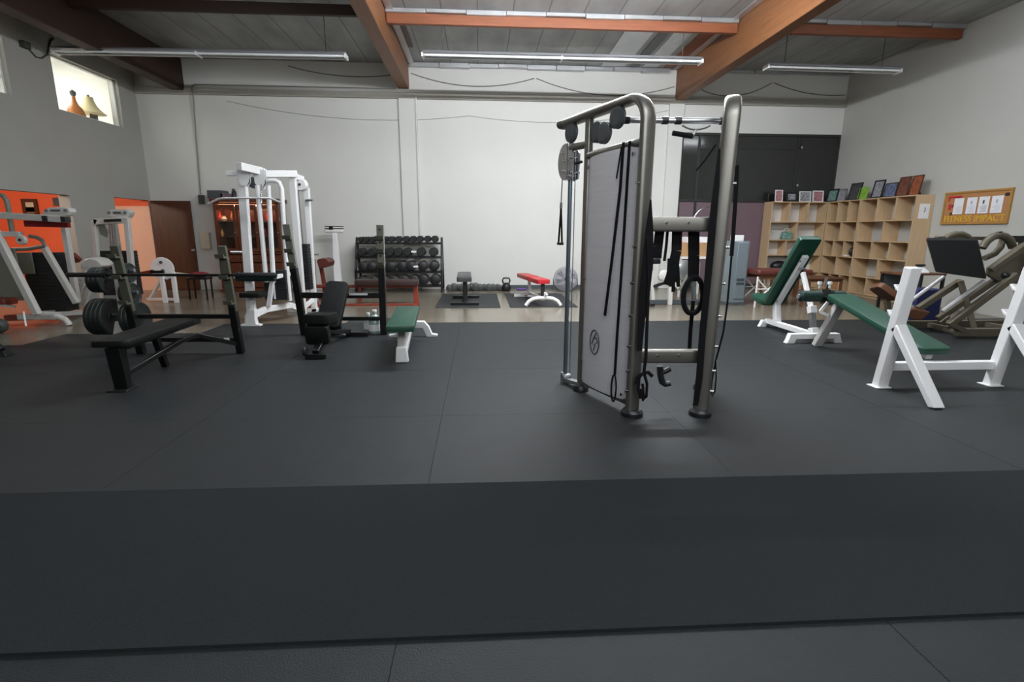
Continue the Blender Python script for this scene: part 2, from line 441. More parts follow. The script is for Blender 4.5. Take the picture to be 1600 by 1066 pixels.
k = 9
for xa, xb, mt_ in ((2.75, 3.3, 'foil'), (3.42, 3.62, 'grey_plastic'), (3.7, 4.05, 'foil'), (4.2, 4.5, 'purlin_wood')):
    k += 1; structure('trim_%d' % (k+1), MB().hexa([V((xa, 9.9, ZC-.012)), V((xb, 9.9, ZC-.02)), V((xb+.05, YB-.2, ZC-.012)), V((xa+.05, YB-.2, ZC-.02)), V((xa, 9.9, ZC-.002)), V((xb, 9.9, ZC-.002)), V((xb+.05, YB-.2, ZC-.002)), V((xa+.05, YB-.2, ZC-.002))]), mt_)
structure('trim_15', MB().box(-1.52, -1.3, 9.95, 11.6, ZC-.014, ZC-.002), 'dark_wood')
# storefront: smoked glass over purple panels in a black frame
s = MB(); X0, X1 = 4.87, 8.825
yf = YB+.02
fr = MB()
for a, b, c, d in ((X0, X1, 3.66, 3.72), (X0, X1, 2.12, 2.18), (X0, X1, 0, .1)): fr.box(a, b, yf-.03, yf+.05, c, d)
for x in (X0, 5.29, 7.76, X1-.05): fr.box(x, x+.05, yf-.028, yf+.05, .1, 3.66)
st = structure('window_3', fr, 'window_frame_black', bevel=.004)
for a, b in ((X0+.05, 5.29), (5.34, 7.76), (7.81, X1-.05)):
    structure('pane', MB().box(a, b, yf, yf+.02, 2.18, 3.66), 'smoked_glass', parent=st)
    structure('panel', MB().box(a, b, yf, yf+.02, .1, 2.12), 'purple_panel', parent=st)
structure('pane', MB().box(5.34, 7.76, yf-.012, yf-.002, 3.36, 3.372), 'window_frame_black', parent=st)
kn = MB(); p = A(1251, 231, yf); q = A(1244, 290, yf); kn.cyl(p, p+V((0, -.05, 0)), .03); kn.cyl(q, q+V((0, -.05, 0)), .03)
structure('door_knob', kn, 'chrome', parent=st)

# upstairs office behind the two windows
structure('floor_office', MB().box(-10.6, XL-.2, 7.4, YB+.1, 3.1, 3.16), 'office_white')
structure('wall_office_far', MB().box(-10.7, -10.6, 7.3, YB+.1, 3.1, 5.0), 'office_white')
structure('wall_office_right', MB().box(-10.6, XL-.2, YB, YB+.1, 3.16, 5.0), 'office_white')
structure('wall_office_left', MB().box(-10.6, XL-.2, 7.3, 7.4, 3.16, 5.0), 'office_white')
structure('ceiling_office', MB().box(-10.7, XL-.2, 7.3, YB+.1, 4.95, 5.05), 'office_white')
tr = MB()   # door casing on the far office wall
for a, b in ((9.95, 10.03), (11.9, 11.98)): tr.box(-10.6, -10.57, a, b, 3.16, 4.62)
tr.box(-10.6, -10.57, 9.95, 11.98, 4.54, 4.62)
structure('trim_7', tr, 'cream')
for i, (a, b, c, d) in enumerate((WA, WB)):
    f = MB()
    for y in (a, b-.035): f.box(XL-.16, XL-.08, y, y+.035, c, d)
    f.box(XL-.16, XL-.08, a, b, c, c+.03); f.box(XL-.16, XL-.08, a, b, d-.03, d)
    if i == 0: f.box(XL-.15, XL-.09, a, b, 3.78, 3.82)
    wn = structure('window_%d' % (i+1), f, 'office_white')
    structure('pane', MB().box(XL-.125, XL-.119, a+.03, b-.03, c+.03, d-.03), 'clear_glass', parent=wn)
emit_mat('office_lamp', (255, 250, 240), OFF_E)
for i, y in enumerate((9.2, 11.4)):
    t = Thing('ceiling_light', 'flat office ceiling light seen through the %s upstairs window' % ('left cut-off' if i == 0 else 'whole'), 'light', (-9.1, y, 4.9))
    t.part('diffuser', MB().box(-9.7, -8.5, y-.55, y+.55, 4.905, 4.925), 'office_lamp')
    f = MB()
    for a, b, c, d in ((-9.74, -9.7, y-.6, y+.6), (-8.5, -8.46, y-.6, y+.6), (-9.74, -8.46, y-.6, y-.55), (-9.74, -8.46, y+.55, y+.6)): f.box(a, b, c, d, 4.89, 4.948)
    t.part('frame', f, 'white_enamel')
# office console with lamp, decanter and cup seen just over the sill
xo = -8.0
sb = W(142, 178, xo); zt = sb.z-.26
tb = Thing('console_table', 'white office table under the upstairs window carrying a lamp', 'table', (xo, 11.2, 3.16))
tb.part('tabletop', MB().box(xo-.3, xo+.2, 10.45, 12.1, zt-.04, zt), 'office_white')
for x in (xo-.26, xo+.16):
    for y in (10.5, 12.05): tb.part('leg', MB().box(x-.025, x+.025, y-.025, y+.025, 3.16, zt-.04), 'office_white')
b = V((xo, sb.y, zt))
lp = Thing('table_lamp', 'table lamp with bell-shaped cream shade in the upstairs window', 'lamp', b)
lp.part('base', MB().rev(b, b+V((0, 0, .3)), [(0, .09), (.1, .09), (.15, .03), (.5, .05), (.7, .025), (1, .02)]), 'dark_wood')
lp.part('lamp_shade', MB().rev(b+V((0, 0, .26)), b+V((0, 0, .58)), [(0, .27), (.08, .235), (.25, .18), (.5, .12), (.8, .085), (1, .08)]), 'lampshade')
lp.part('finial', MB().ball(b+V((0, 0, .605)), .025), 'dark_wood')
dq = W(119, 178, xo); b = V((xo, dq.y, zt))
bt = Thing('decanter', 'amber long-necked decanter left of the lamp in the upstairs window', 'bottle', b)
bt.part('body', MB().rev(b, b+V((0, 0, .5)), [(0, .14), (.3, .16), (.55, .12), (.7, .06), (.85, .035), (1, .03)]), 'amber')
bt.part('stopper', MB().rev(b+V((0, 0, .495)), b+V((0, 0, .62)), [(0, .025), (.3, .05), (.7, .05), (1, .012)]), 'grey_plastic')
dq = W(178, 190, xo); b = V((xo, min(dq.y, 12.0), zt))
single('pen_cup', 'small grey cup at the right end of the upstairs window', 'cup', MB().rev(b, b+V((0, 0, .3)), [(0, .045), (1, .05)]), 'grey_plastic', b)

# orange room through the two ground-floor openings
o = MB()
o.box(-12.7, -12.6, 6.2, YB+.1, 0, 2.9); o.box(-12.7, XL-.2, 6.1, 6.2, 0, 2.9); o.box(-12.7, XL-.2, YB, YB+.1, 0, 2.9)
structure('wall_orange', o, 'orange_paint')
structure('wall_peach', MB().box(-8.95, XL-.02, YB-.06, YB-.002, 0, 2.5), 'peach_paint')
structure('trim_8', MB().box(-8.95, XL-.02, YB-.075, YB-.06, 1.93, 2.5), 'orange_paint')
structure('trim_9', MB().box(-12.7, XL-.2, 6.1, YB+.1, 2.9, 3.0), 'wall_paint')
yp = YB-.002
q0, q1 = A(34, 311, yp), A(63, 338, yp)
pf = Thing('picture_frame', 'dark framed picture with a cream mount on the orange wall', 'picture', (q0.x, yp, q1.z))
fr = MB()
for a, b, c, d in ((q0.x, q1.x, q0.z-.07, q0.z), (q0.x, q1.x, q1.z, q1.z+.07), (q0.x, q0.x+.07, q1.z+.07, q0.z-.07), (q1.x-.07, q1.x, q1.z+.07, q0.z-.07)): fr.box(a, b, yp-.04, yp, c, d)
pf.part('frame', fr, 'dark_wood')
pf.part('mount', MB().box(q0.x+.07, q1.x-.07, yp-.02, yp, q1.z+.07, q0.z-.07), 'cream')
im = MB(); mx_ = (q0.x+q1.x)/2; im.box(mx_-.1, mx_+.1, yp-.024, yp-.02, q0.z-.3, q0.z-.18); im.box(mx_-.16, mx_+.16, yp-.024, yp-.02, q1.z+.1, q1.z+.2)
pf.part('image', im, 'photo_brown')
q0, q1 = A(83, 309, yp), A(98, 322, yp)
single('wall_panel', 'dark green panel high on the orange wall right of the framed picture', 'panel', MB().box(q0.x, q1.x, yp-.03, yp, q1.z, q0.z), 'grey_plastic', (q0.x, yp, q1.z))
b = V((-9.4, 9.6, 2.86))
emit_mat('warm_bulb', (255, 214, 170), 9)
t = Thing('ceiling_light', 'round ceiling light in the orange room beyond the doorways', 'light', b)
t.part('globe', MB().ball(b+V((0, 0, -.06)), .16, (1, 1, .5)), 'warm_bulb'); t.part('base', MB().cyl(b, b+V((0, 0, .04)), .1), 'white_enamel')

# brown door leaf folded back on the rear wall
p0 = -7.5; p1 = -6.63
d = structure('door_1', MB().box(p0, p1, YB-.1, YB-.055, .01, 2.05), 'dark_wood', bevel=.004)
k = MB(); kx = A(303, 391, YB-.1); k.rev(kx, kx+V((0, -.075, 0)), [(0, .03), (.15, .03), (.2, .012), (.5, .012), (.6, .028), (.9, .03), (1, .015)])
structure('door_handle', k, 'steel', parent=d)
# ------------------------------------------------------------------ rubber flooring, laid as single mats
SX = [-.298+1.77*k for k in range(-5, 6)]
SY = [-3.9, -1.85, -.45, .95, 2.36, 3.75, 5.10, 6.49, 7.87]
rows_name = {7: 'in the rearmost row', 6: 'in the second row from the back', 5: 'in the row under the cable machine', 4: 'in the row behind the runner', 3: 'in the row under the runner', 2: 'in the row before the runner', 1: 'behind the camera', 0: 'behind the camera'}
for j in range(2, 8):
    cells = []
    for i in range(len(SX)+1):
        a = max(SX[i-1] if i else XL, XL+.01); b = min(SX[i] if i < len(SX) else XR, XR-.01)
        if b-a > .1: cells.append((a, b))
    vis = []; hid = []
    for a, b in cells:
        y1 = SY[j+1]
        if j == 7 and b < -5.0: continue
        if j == 7 and b < -3.0: y1 = 7.18
        ym = (SY[j]+y1)/2
        ok = False
        for x in (a, b, (a+b)/2):
            for y in (SY[j]+.05, ym, y1-.05):
                v = V((x, y, 0))-EYE; zc = v.dot(fw)
                if zc > .1 and abs(800*v.dot(rt)/zc) < 820 and abs(800*v.dot(dn)/zc) < 540: ok = True
        (vis if ok else hid).append((a, b, y1))
    for n, (a, b, y1) in enumerate(vis+hid):
        lab_ = 'black rubber mat %s, %s from the left' % (rows_name[j], ORD[n]) if n < len(vis) else 'black rubber mat beyond the %s photo edge, %s' % ('left' if a < 0 else 'right', rows_name[j])
        mb = MB().box(a+.0012, b-.0012, SY[j]+.0012, y1-.0012, 0, RUB-.001*((n+j) % 2)*.5)
        single('rubber_mat', lab_, 'mat', mb, 'rubber', ((a+b)/2, (SY[j]+y1)/2, 0), 'black rubber floor mats')
rn = Thing('carpet_runner', 'dark nubby carpet runner across the foreground on the rubber floor', 'runner', (.5, 2.1, RUB))
mb = MB(); mb.hexa([V((-6.5, 1.57, RUB)), V((8.0, 1.49, RUB)), V((8.0, 2.57, RUB)), V((-6.5, 2.69, RUB)), V((-6.5, 1.57, RUB+.014)), V((8.0, 1.49, RUB+.014)), V((8.0, 2.57, RUB+.014)), V((-6.5, 2.69, RUB+.014))])
rn.part('pile', mb, 'carpet_black')
for a, b, lb in ((-.83, .39, 'black rubber mat under the sheen-greyed T bench by the back wall'), (.57, 1.85, 'black rubber mat under the red bench by the back wall')):
    mb = MB().box(a, b, 9.48, 11.62, 0, .012); single('exercise_mat', lb, 'mat', mb, 'mat_black', ((a+b)/2, 10.5, 0), bevel=.004)
mb = MB().box(-2.05, -1.2, 7.875, 8.35, 0, .01)
single('rubber_offcut', 'small black rubber mat piece behind the black incline bench', 'mat', mb, 'mat_black', (-1.6, 8.1, 0))

# ------------------------------------------------------------------ ceiling strip lights, conduits, cables
def strip_light(label, xa, xb, ya, yb, z, joint):
    y = (ya+yb)/2
    t = Thing('strip_light', label, 'light', ((xa+xb)/2, y, z))
    P = lambda x, dy, dz: V((x, ya+(yb-ya)*(x-xa)/(xb-xa)+dy, z+dz))
    h = MB()
    h.prism([P(xa, -.14, .045), P(xa, -.05, .1), P(xa, .05, .1), P(xa, .14, .045)], P(xb, 0, 0)-P(xa, 0, 0))
    t.part('reflector', h, 'fixture_metal')
    for dy in (-.075, .075):
        t.part('fluorescent_tube', MB().cyl(P(xa+.03, dy, .015), P(xb-.03, dy, .015), .019, 10), 'tube_white')
    for x in [xa, xb]+joint: t.part('lamp_holder', MB().box(x-.015, x+.015, P(x, 0, 0).y-.1, P(x, 0, 0).y+.1, z-.015, z+.06), 'white_enamel')
    for x in (xa+.35, xb-.35): t.part('hanger_wire', MB().cyl(P(x, 0, .1), V((x, P(x, 0, 0).y, ZC)), .006, 6), 'cable_dark')
strip_light('long fluorescent strip light hanging at the left, over the office windows', -7.32, -2.33, 10.25, 10.15, 4.4, [-4.9])
strip_light('long fluorescent strip light hanging between the two brown beams', -.96, 4.06, 9.97, 9.95, 4.4, [1.5])
strip_light('short fluorescent strip light hanging at the right of the right brown beam', 5.41, 8.05, 10.15, 10.2, 4.4, [])
def bare_batten(label, xa, xb, y, z, mtn):
    t = Thing('strip_light', label, 'light', ((xa+xb)/2, y, z))
    t.part('housing', MB().box(xa, xb, y-.03, y+.03, z+.04, z+.1), 'white_enamel')
    t.part('fluorescent_tube', MB().cyl(V((xa+.03, y, z)), V((xb-.03, y, z)), .019, 10), mtn)
    for x in (xa, xb): t.part('lamp_holder', MB().box(x-.015, x+.015, y-.03, y+.03, z-.02, z+.05), 'white_enamel')
    for x in (xa+.35, xb-.35): t.part('hanger_wire', MB().cyl(V((x, y, z+.1)), V((x, y, ZC)), .006, 6), 'cable_dark')
emit_mat('lit_tube_strong', (246, 250, 255), TUBE_M); emit_mat('lit_tube_weak', (246, 250, 255), TUBE_R)
bare_batten('lit fluorescent batten between the brown beams, above the cable machine, out of frame', -.9, 4.0, 7.0, 4.45, 'lit_tube_strong')
bare_batten('lit fluorescent batten between the brown beams, above the foreground carpet, out of frame', -.9, 4.0, 1.2, 4.4, 'lit_tube_weak')
emit_mat('fill_tube_right', (246, 250, 255), FILL_RIGHT); emit_mat('fill_tube_left', (246, 250, 255), FILL_LEFT)  # unseen side battens, added to brighten the right and left bays
bare_batten('unseen batten added to brighten the right bay, over the white benches', 5.3, 7.8, 7.0, 4.45, 'fill_tube_right')
bare_batten('unseen dim batten added to brighten the left bay, over the black press bench', -5.4, -2.9, 7.0, 4.45, 'fill_tube_left')
def cable(name, label, pts, r=.012, mt='cable_grey', cat='cable'):
    return single(name, label, cat, MB().tube(pts, r, 6), mt, pts[0])
def sag(p, q, s, n=12):
    p, q = V(p), V(q); return [p.lerp(q, i/n)+V((0, 0, -s*4*(i/n)*(1-i/n))) for i in range(n+1)]
yw = YB-.0103
yw = YB-.0165
conduit = [V((-6.4, yw, 2.2)), V((-6.36, yw, 3.3)), V((-6.27, yw-.075, 4.30)), V((-6.27, yw-.08, 4.48)), V((-6.24, yw-.03, 4.54)), V((-6.1, yw, 4.55)), V((-1.85, yw, 4.55))]
cable('conduit', 'grey electrical conduit climbing the back wall above the cabinet', conduit, .016, 'pvc_conduit', 'conduit')
yw = YB-.0103
cable('cable', 'cable drooping on the back wall left of the middle beam', sag((-4.2, yw, 4.97), (-1.82, yw, 4.85), .12), .010)
cable('cable', 'cable loop just right of the middle beam on the back wall', sag((-1.5, yw, 4.88), (1.3, yw, 4.83), .22), .010)
cable('cable', 'cable loop ending at the right brown beam on the back wall', sag((1.35, yw, 4.83), (4.6, yw, 4.72), .27), .010)
cable('cable', 'cable loop between the right brown beam and the wall bracket', sag((4.9, yw, 4.83), (6.95, yw, 4.85), .3), .010)
cable('cable', 'cable running from the wall bracket to the right corner', sag((7.0, yw, 4.85), (8.8, yw, 4.62), .1), .010)
cable('cable', 'thin faint cable sagging across the back wall below the ledge on the left', sag((-5.6, YB-.0063, 4.22), (-.2, YB-.0063, 4.0), .22), .006, 'pvc_conduit')
cable('cable', 'thin faint cable sagging across the wall behind the cable trainer', sag((-.2, YB-.0063, 4.0), (4.5, YB-.0063, 4.2), .2), .006, 'pvc_conduit')
cable('cable', 'dark looped cable hanging from the left beam beside the upstairs window', [W(x, y, XL+.0125) for x, y in ((40, 72), (48, 80), (56, 89), (65, 91), (74, 85), (77, 72), (79, 64), (84, 60))], .013, 'cable_dark')
p = W(35, 70, XL)
single('wall_bracket', 'small dark bracket on the left wall between the upstairs windows', 'bracket', MB().box(XL, XL+.08, p.y-.07, p.y+.07, p.z-.05, p.z+.05), 'cable_dark', p)
p = A(1204, 112, YB)
single('junction_box', 'small junction box on the back wall right of the right brown beam', 'box', MB().box(p.x-.08, p.x+.08, YB-.08, YB, p.z-.04, p.z+.04), 'pvc_conduit', p)
p = A(324, 377, YB)
single('electrical_box', 'cream electrical box on the back wall left of the wooden cabinet', 'box', MB().box(p.x-.1, p.x+.1, YB-.1, YB+.002, p.z-.18, p.z+.2), 'cream', p, bevel=.008)
p = A(316, 312, YB)
single('electrical_box', 'small dark box on the back wall at the foot of the conduit', 'box', MB().box(p.x-.05, p.x+.06, YB-.08, YB+.002, p.z-.1, p.z+.1), 'grey_plastic', p, bevel=.006)
# ------------------------------------------------------------------ functional cable trainer
Z = V((0, 0, 1))
PL, PR = V((1.167, 3.69, 0)), V((1.697, 3.665, 0))
UL, UR = V((-.391, .920, 0)), V((.41, .912, 0))
tr = Thing('cable_trainer', 'tall grey dual cable machine with silver side panels in the middle of the floor', 'exercise machine', (1.43, 3.9, 0), dz=RUB)
def wing(P, U, side):
    N = V((U.y, -U.x, 0))                       # normal to the wing plane
    lean = V((.021, 0, 0)) if side > 0 else V((0, 0, 0))
    at = lambda s, z, o=0: P+U*s+(Z+lean)*z+N*o
    r = .17
    pts = [at(0, .03), at(0, 1.0), at(0, 2.0)]+[at(r-r*math.cos(math.radians(a)), 2.135+r*math.sin(math.radians(a))) for a in range(0, 91, 9)]+[at(.5, 2.303), at(1.04, 2.292)]
    tr.part('front_post', MB().oval(pts, .058, .034, N), 'bronze_paint', label='satin grey tube bending back into the top rail')
    tr.part('end_cap', MB().oval([at(1.04, 2.292), at(1.11, 2.29)], .06, .037, N), 'grey_plastic')
    tr.part('rear_post', MB().bar(at(.70, .03), at(.70, 2.28), .05, .06, up=U), 'bronze_paint', bevel=.01)
    tr.part('middle_rail', MB().tube([at(.03, 2.0), at(.69, 1.985)], .034, 14), 'bronze_paint')
    tr.part('rear_arm', MB().tube([at(.70, 2.08), at(.95, 2.085)], .03, 12), 'bronze_paint')
    sg = 1 if side > 0 else -1
    pm = MB(); ns = 14; prof = [(.06+.615*i/ns, .012+.045*(1-(2*i/ns-1)**2)) for i in range(ns+1)]
    ring_lo = [at(x_, .1, sg*y_) for x_, y_ in prof]+[at(x_, .1, -sg*.01) for x_, _ in reversed(prof)]
    ring_hi = [p_+Z*(1.885-.02*i_/ns if i_ <= ns else 1.865+.02*(i_-ns-1)/ns) for i_, p_ in enumerate(ring_lo)]
    n_ = len(ring_lo); pm._faces(ring_lo+ring_hi, [tuple(range(n_))[::-1], tuple(range(n_, 2*n_))]+[(i_, (i_+1) % n_, n_+(i_+1) % n_, n_+i_) for i_ in range(n_)])
    pn = tr.part('side_panel', pm, 'brushed_panel', label='bowed brushed silver panel')
    bulge = lambda s_: .012+.045*(1-(2*(s_-.06)/.615-1)**2)
    tr.part('bottom_rail', MB().bar(at(.05, .09), at(.69, .09), .04, .05), 'bronze_paint', bevel=.008)
    for s, rr in ((0, .085), (.70, .07)):
        tr.part('foot', MB().rev(at(s, 0), at(s, .05), [(0, rr), (.6, rr), (1, rr*.8)], 24), 'black_plastic')
    # round badge on the panel: ring with two joined strokes
    o = -.014 if side < 0 else .014
    e = MB(); c = lambda a, b: at(.445-a*.9, .495+b, sg*(bulge(.445-a*.9)+.001))
    e.tube([c(.075*math.cos(t*PI/14), .1*math.sin(t*PI/14)) for t in range(28)], 0.0065, 6, True)
    e.tube([c(.02, .075), c(-.045, -.02), c(.012, -.02), c(-.01, -.075)], 0.0065, 6)
    e.tube([c(-.02, .03), c(.03, .04), c(.055, .005), c(.02, -.005)], 0.0065, 6)
    tr.part('badge', e, 'grey_plastic', parent=pn)
    for z in (1.72, 1.28, 1.02, .78, .55, .36, .2):
        q = at(-.005, z, o*3.4); tr.part('bolt', MB().cyl(q, q+N*(o*2.2), .011, 10), 'chrome')
    for s, z in ((.66, 1.9), (.66, 1.0), (.1, 1.93), (.66, .3), (.1, .14)):
        q = at(s, z, sg*bulge(s)); tr.part('bolt', MB().cyl(q, q+N*(sg*.012), .012, 10), 'chrome')
    # guide column with adjustable pulley carriage
    tr.part('guide_column', MB().cyl(at(.96, .05), at(.96, 2.2), .019, 12), 'blue_steel', label='slim blue-grey steel guide rod')
    cb = MB(); cb.cyl(at(.885, .1), at(.885, 2.08), .004, 6); cb.cyl(at(.99, .06), at(.99, 1.9), .003, 6)
    tr.part('cable', cb, 'cable_steel')
    ca = MB()
    for oo in (-.03, .03):
        poly = [at(1.0+.11*math.sin(math.radians(a)), 1.97+.15*math.cos(math.radians(a)), oo-.006) for a in range(0, 181, 15)]+[at(.97, 1.82, oo-.006), at(.97, 2.12, oo-.006)]
        ca.prism(poly, N*.012)
        q = [at(.88, 1.83, oo-.006), at(.95, 1.81, oo-.006), at(.95, 2.05, oo-.006), at(.9, 2.06, oo-.006), at(.87, 2.03, oo-.006)]
        ca.prism(q, N*.012)
    cg = tr.part('pulley_carriage', ca, 'steel', label='grey steel plates holding the small pulleys')
    b = MB()
    for s, z in ((1.03, 2.05), (1.0, 1.98), (1.02, 1.9), (.91, 2.0), (.9, 1.88), (.93, 1.85)): b.cyl(at(s, z, -.05), at(s, z, .05), .012, 10)
    tr.part('bolt', b, 'chrome', parent=cg)
    tr.part('pop_pin', MB().cyl(at(.78, 1.95, -.01), at(.87, 1.95, -.01), .012, 10), 'black_plastic', parent=cg)
    for s, z, oo in ((.93, 2.2, -.02), (.588, 2.15, 0), (.45, 2.12, -.035), (.3, 2.205, -.03)):
        c0 = at(s, z, oo-.02); c1 = at(s, z, oo+.02)
        tr.part('pulley', MB().rev(c0, c1, [(0, .05), (0, .072), (.15, .08), (.5, .074), (.85, .08), (1, .072), (1, .05)], 24), 'grey_plastic', label='dark grey plastic pulley wheel')
    lb = MB(); lb.bar(at(.70, .06), at(.98, .03), .06, .03); lb.cyl(at(.97, .0, -.02), at(.97, .1, -.02), .02)
    lb.cyl(at(.95, .06, -.04), at(.95, .06, .04), .03)
    tr.part('lower_bracket', lb, 'steel')
    return at
aL = wing(PL, UL, -1); aR = wing(PR, UR, 1)
for z0, z1 in ((1.39, 1.49), (.41, .52)):
    zc = (z0+z1)/2
    pts = [PL+Z*zc+V((.0, .02, 0)), PR+Z*zc+V((.021*zc, .02, 0))]
    cr = tr.part('crossbar', MB().oval(pts, .052, .03, Z, 20, .35), 'bronze_paint', label='grey tube joining the two front posts')
    b = MB()
    for k in (.32, .62):
        q = PL.lerp(PR, k)+Z*(zc+.01)+V((0, -.008, 0)); b.cyl(q, q+V((0, -.012, 0)), .008, 10)
    tr.part('bolt', b, 'chrome', parent=cr)
q0, q1 = aL(.3, 2.19), aR(.3, 2.19)
tr.part('pull_up_bar', MB().cyl(q0, q1, .021, 14), 'steel', label='steel pull-up bar between the wings')
for k in (.05, .28, .40, .52, .93):
    c = q0.lerp(q1, k); tr.part('bar_collar', MB().cyl(c-V((.022, 0, 0)), c+V((.022, 0, 0)), .027, 12), 'black_plastic')
g = MB(); c = A(1075, 200, 3.95)
g.tube(sag(q0.lerp(q1, .56)+Z*-.02, q0.lerp(q1, .82)+Z*-.02, .03), .006, 6); g.cyl(q0.lerp(q1, .69)+Z*-.05, q0.lerp(q1, .66)+V((0, 0, -.1)), .01)
hg = Thing('grip_handle', 'black grip hanging under the pull-up bar of the cable machine', 'handle', A(1072, 210, 3.93))
hg.part('hook', g, 'steel'); hg.part('grip', MB().cyl(A(1051, 208, 3.93), A(1082, 213, 3.93), .018, 12), 'nylon')

def strap_loop(top, bot, w, th, ex, spread=.03):
    """flat strap falling from top, ending in an open loop"""
    mb = MB(); top, bot = V(top), V(bot); mid = top.lerp(bot, .62)
    mb.bar(top, mid, w, th, up=(0, 1, 0))
    ex = V(ex)
    h = (mid-bot).length
    for sg in (-1, 1):
        mb.bar(mid, mid+ex*(sg*spread)+V((0, 0, -h*.75)), w*.6, th, up=(0, 1, 0))
        mb.bar(mid+ex*(sg*spread)+V((0, 0, -h*.75)), bot+ex*(sg*spread*.4), w*.6, th, up=(0, 1, 0))
    mb.bar(bot-ex*spread*.5, bot+ex*spread*.5, w*.6, th, up=(0, 1, 0))
    return mb
# accessories hanging on the trainer (each its own thing)
t = Thing('strap_handle', 'long black strap handle hanging at the far left of the cable machine', 'strap', aL(1.1, 1.85))
t.part('cable', MB().cyl(aL(1.09, 1.85), aL(1.1, 1.64), .005, 8), 'cable_steel')
t.part('snap_hook', MB().cyl(aL(1.1, 1.65), aL(1.1, 1.6), .014, 10), 'chrome')
mb = MB(); a = aL(1.1, 1.61); bl = aL(1.13, 1.295); br = aL(1.07, 1.295)
mb.bar(a, bl, .016, .006, up=UL); mb.bar(a, br, .016, .006, up=UL)
t.part('strap', mb, 'nylon'); t.part('grip', MB().cyl(aL(1.14, 1.29), aL(1.06, 1.29), .013, 10), 'black_plastic')
def hang(name, label, pts, w=.022, th=.004, up=UL, loop=None, mt='nylon', hookr=None):
    mb = MB(); mb.path(pts, w, th, up)
    if hookr:
        c = pts[0]; mb.tube([c+UL*0+V((0, .0, 0))+V((hookr*math.cos(a)*.3, hookr*math.cos(a), hookr*math.sin(a)-.0)) for a in [i*PI/8 for i in range(16)]], .008, 6, True)
    if loop: mb.tube(loop, .007, 6, True)
    return single(name, label, 'strap', mb, mt, pts[0])
hang('hanging_strap', 'black strap over the silver panel, the shorter left one', [aL(.20, 2.03, -.045), aL(.20, 1.7, -.055), aL(.245, 1.2, -.066), aL(.30, .75, -.07)], .03, up=Z.cross(UL))
hang('hanging_strap', 'black strap over the silver panel reaching down to a loop at its foot', [aL(.13, 2.03, -.045), aL(.14, 1.3, -.05), aL(.155, .6, -.055), aL(.16, .3, -.055)], .028, up=Z.cross(UL),
     loop=[aL(.16+.03*math.cos(a), .19+.11*math.sin(a), -.06) for a in [i*PI/8 for i in range(16)]])
hang('hanging_strap', 'thin loose black strap end dangling left on the silver panel', [aL(.22, 2.0, -.045), aL(.235, 1.78, -.066)], .014, up=Z.cross(UL))
# bands along the inner sides of the posts
b1 = PR+V((-.085, .06, 0))
def side_band(label, rows):
    mb = MB(); L_ = [A(a, y, 3.605) for a, b, y in rows]; R_ = [A(b, y, 3.605) for a, b, y in rows]; t_ = V((0, .008, 0))
    for i in range(len(rows)-1): mb.hexa([L_[i+1], R_[i+1], R_[i+1]+t_, L_[i+1]+t_, L_[i], R_[i], R_[i]+t_, L_[i]+t_])
    return single('resistance_band', label, 'strap', mb, 'nylon', L_[0])
side_band('black band hanging inside the left front post of the cable machine', [(1016, 1018, 312), (1009, 1021, 360), (1004, 1021, 410), (1000, 1016, 455), (998, 1008, 500), (996, 1003, 548)])
side_band('long black band hanging inside the right front post of the cable machine', [(1123, 1126, 232), (1115, 1124, 290), (1109, 1120, 340), (1104, 1115, 400), (1100, 1110, 450), (1093, 1103, 520), (1088, 1098, 590), (1083, 1091, 634)])
hang('hanging_strap', 'short black strap tail sticking left from the right front post', [b1+Z*2.0+V((.06, 0, 0)), b1+Z*1.9+V((0, .02, 0)), b1+Z*1.83+V((-.05, .04, 0))], .014, .005, up=(0, 1, 0))
yb = 3.76
def band(name, label, px, mt='nylon', w=.05, y=yb, th=.006, cat='strap', extra=None):
    mb = MB(); pts = [A(a, b, y) for a, b in px]; mb.path(pts, w, th, (0, 1, 0))
    if extra: extra(mb)
    return single(name, label, cat, mb, mt, pts[0])
band('hanging_strap', 'wide black strap at the left end of the upper crossbar', [(1031, 360), (1028, 385), (1026, 404)], w=.07)
band('hanging_strap', 'thin black strap second from the left under the upper crossbar', [(1043, 360), (1041, 385), (1038, 408)], w=.02)
def clump(mb):
    for k in range(5):
        p = A(1046+k*3, 404+6*(k % 2), yb); q = A(1044+k*4, 440+8*(k % 3), yb+.01*k); mb.bar(p, q, .025, .01, (0, 1, 0))
band('hanging_strap', 'bunch of black straps and cuffs in the middle of the upper crossbar', [(1058, 360), (1057, 392), (1053, 410), (1048, 432), (1043, 446)], w=.075, extra=clump)
band('hanging_strap', 'black strap hanging beside the rope ring under the upper crossbar', [(1084, 360), (1084, 400), (1083, 440)], w=.085, y=yb+.02)
mb = MB(); c = A(1083, 464, yb); R0 = [c+V((.075*math.cos(a), 0, .135*math.sin(a)*(1.1 if math.sin(a) > 0 else .95))) for a in [i*2*PI/24 for i in range(24)]]
mb.tube(R0, .02, 8, True)
single('tricep_rope', 'thick black rope loop hanging low under the upper crossbar', 'rope', mb, 'nylon', c)
band('hanging_strap', 'long black strap hanging from the rope ring to the lower crossbar', [(1083, 470), (1079, 515), (1077, 549)], w=.03, y=yb+.05)
mb = MB(); c = A(1103, 505, yb); mb.bar(A(1108, 480, yb), A(1101, 508, yb), .012, .006, (0, 1, 0)); mb.bar(A(1094, 508, yb), A(1106, 508, yb), .022, .02)
single('cable_end', 'small black cable stop beside the right front post', 'cable', mb, 'nylon', c)
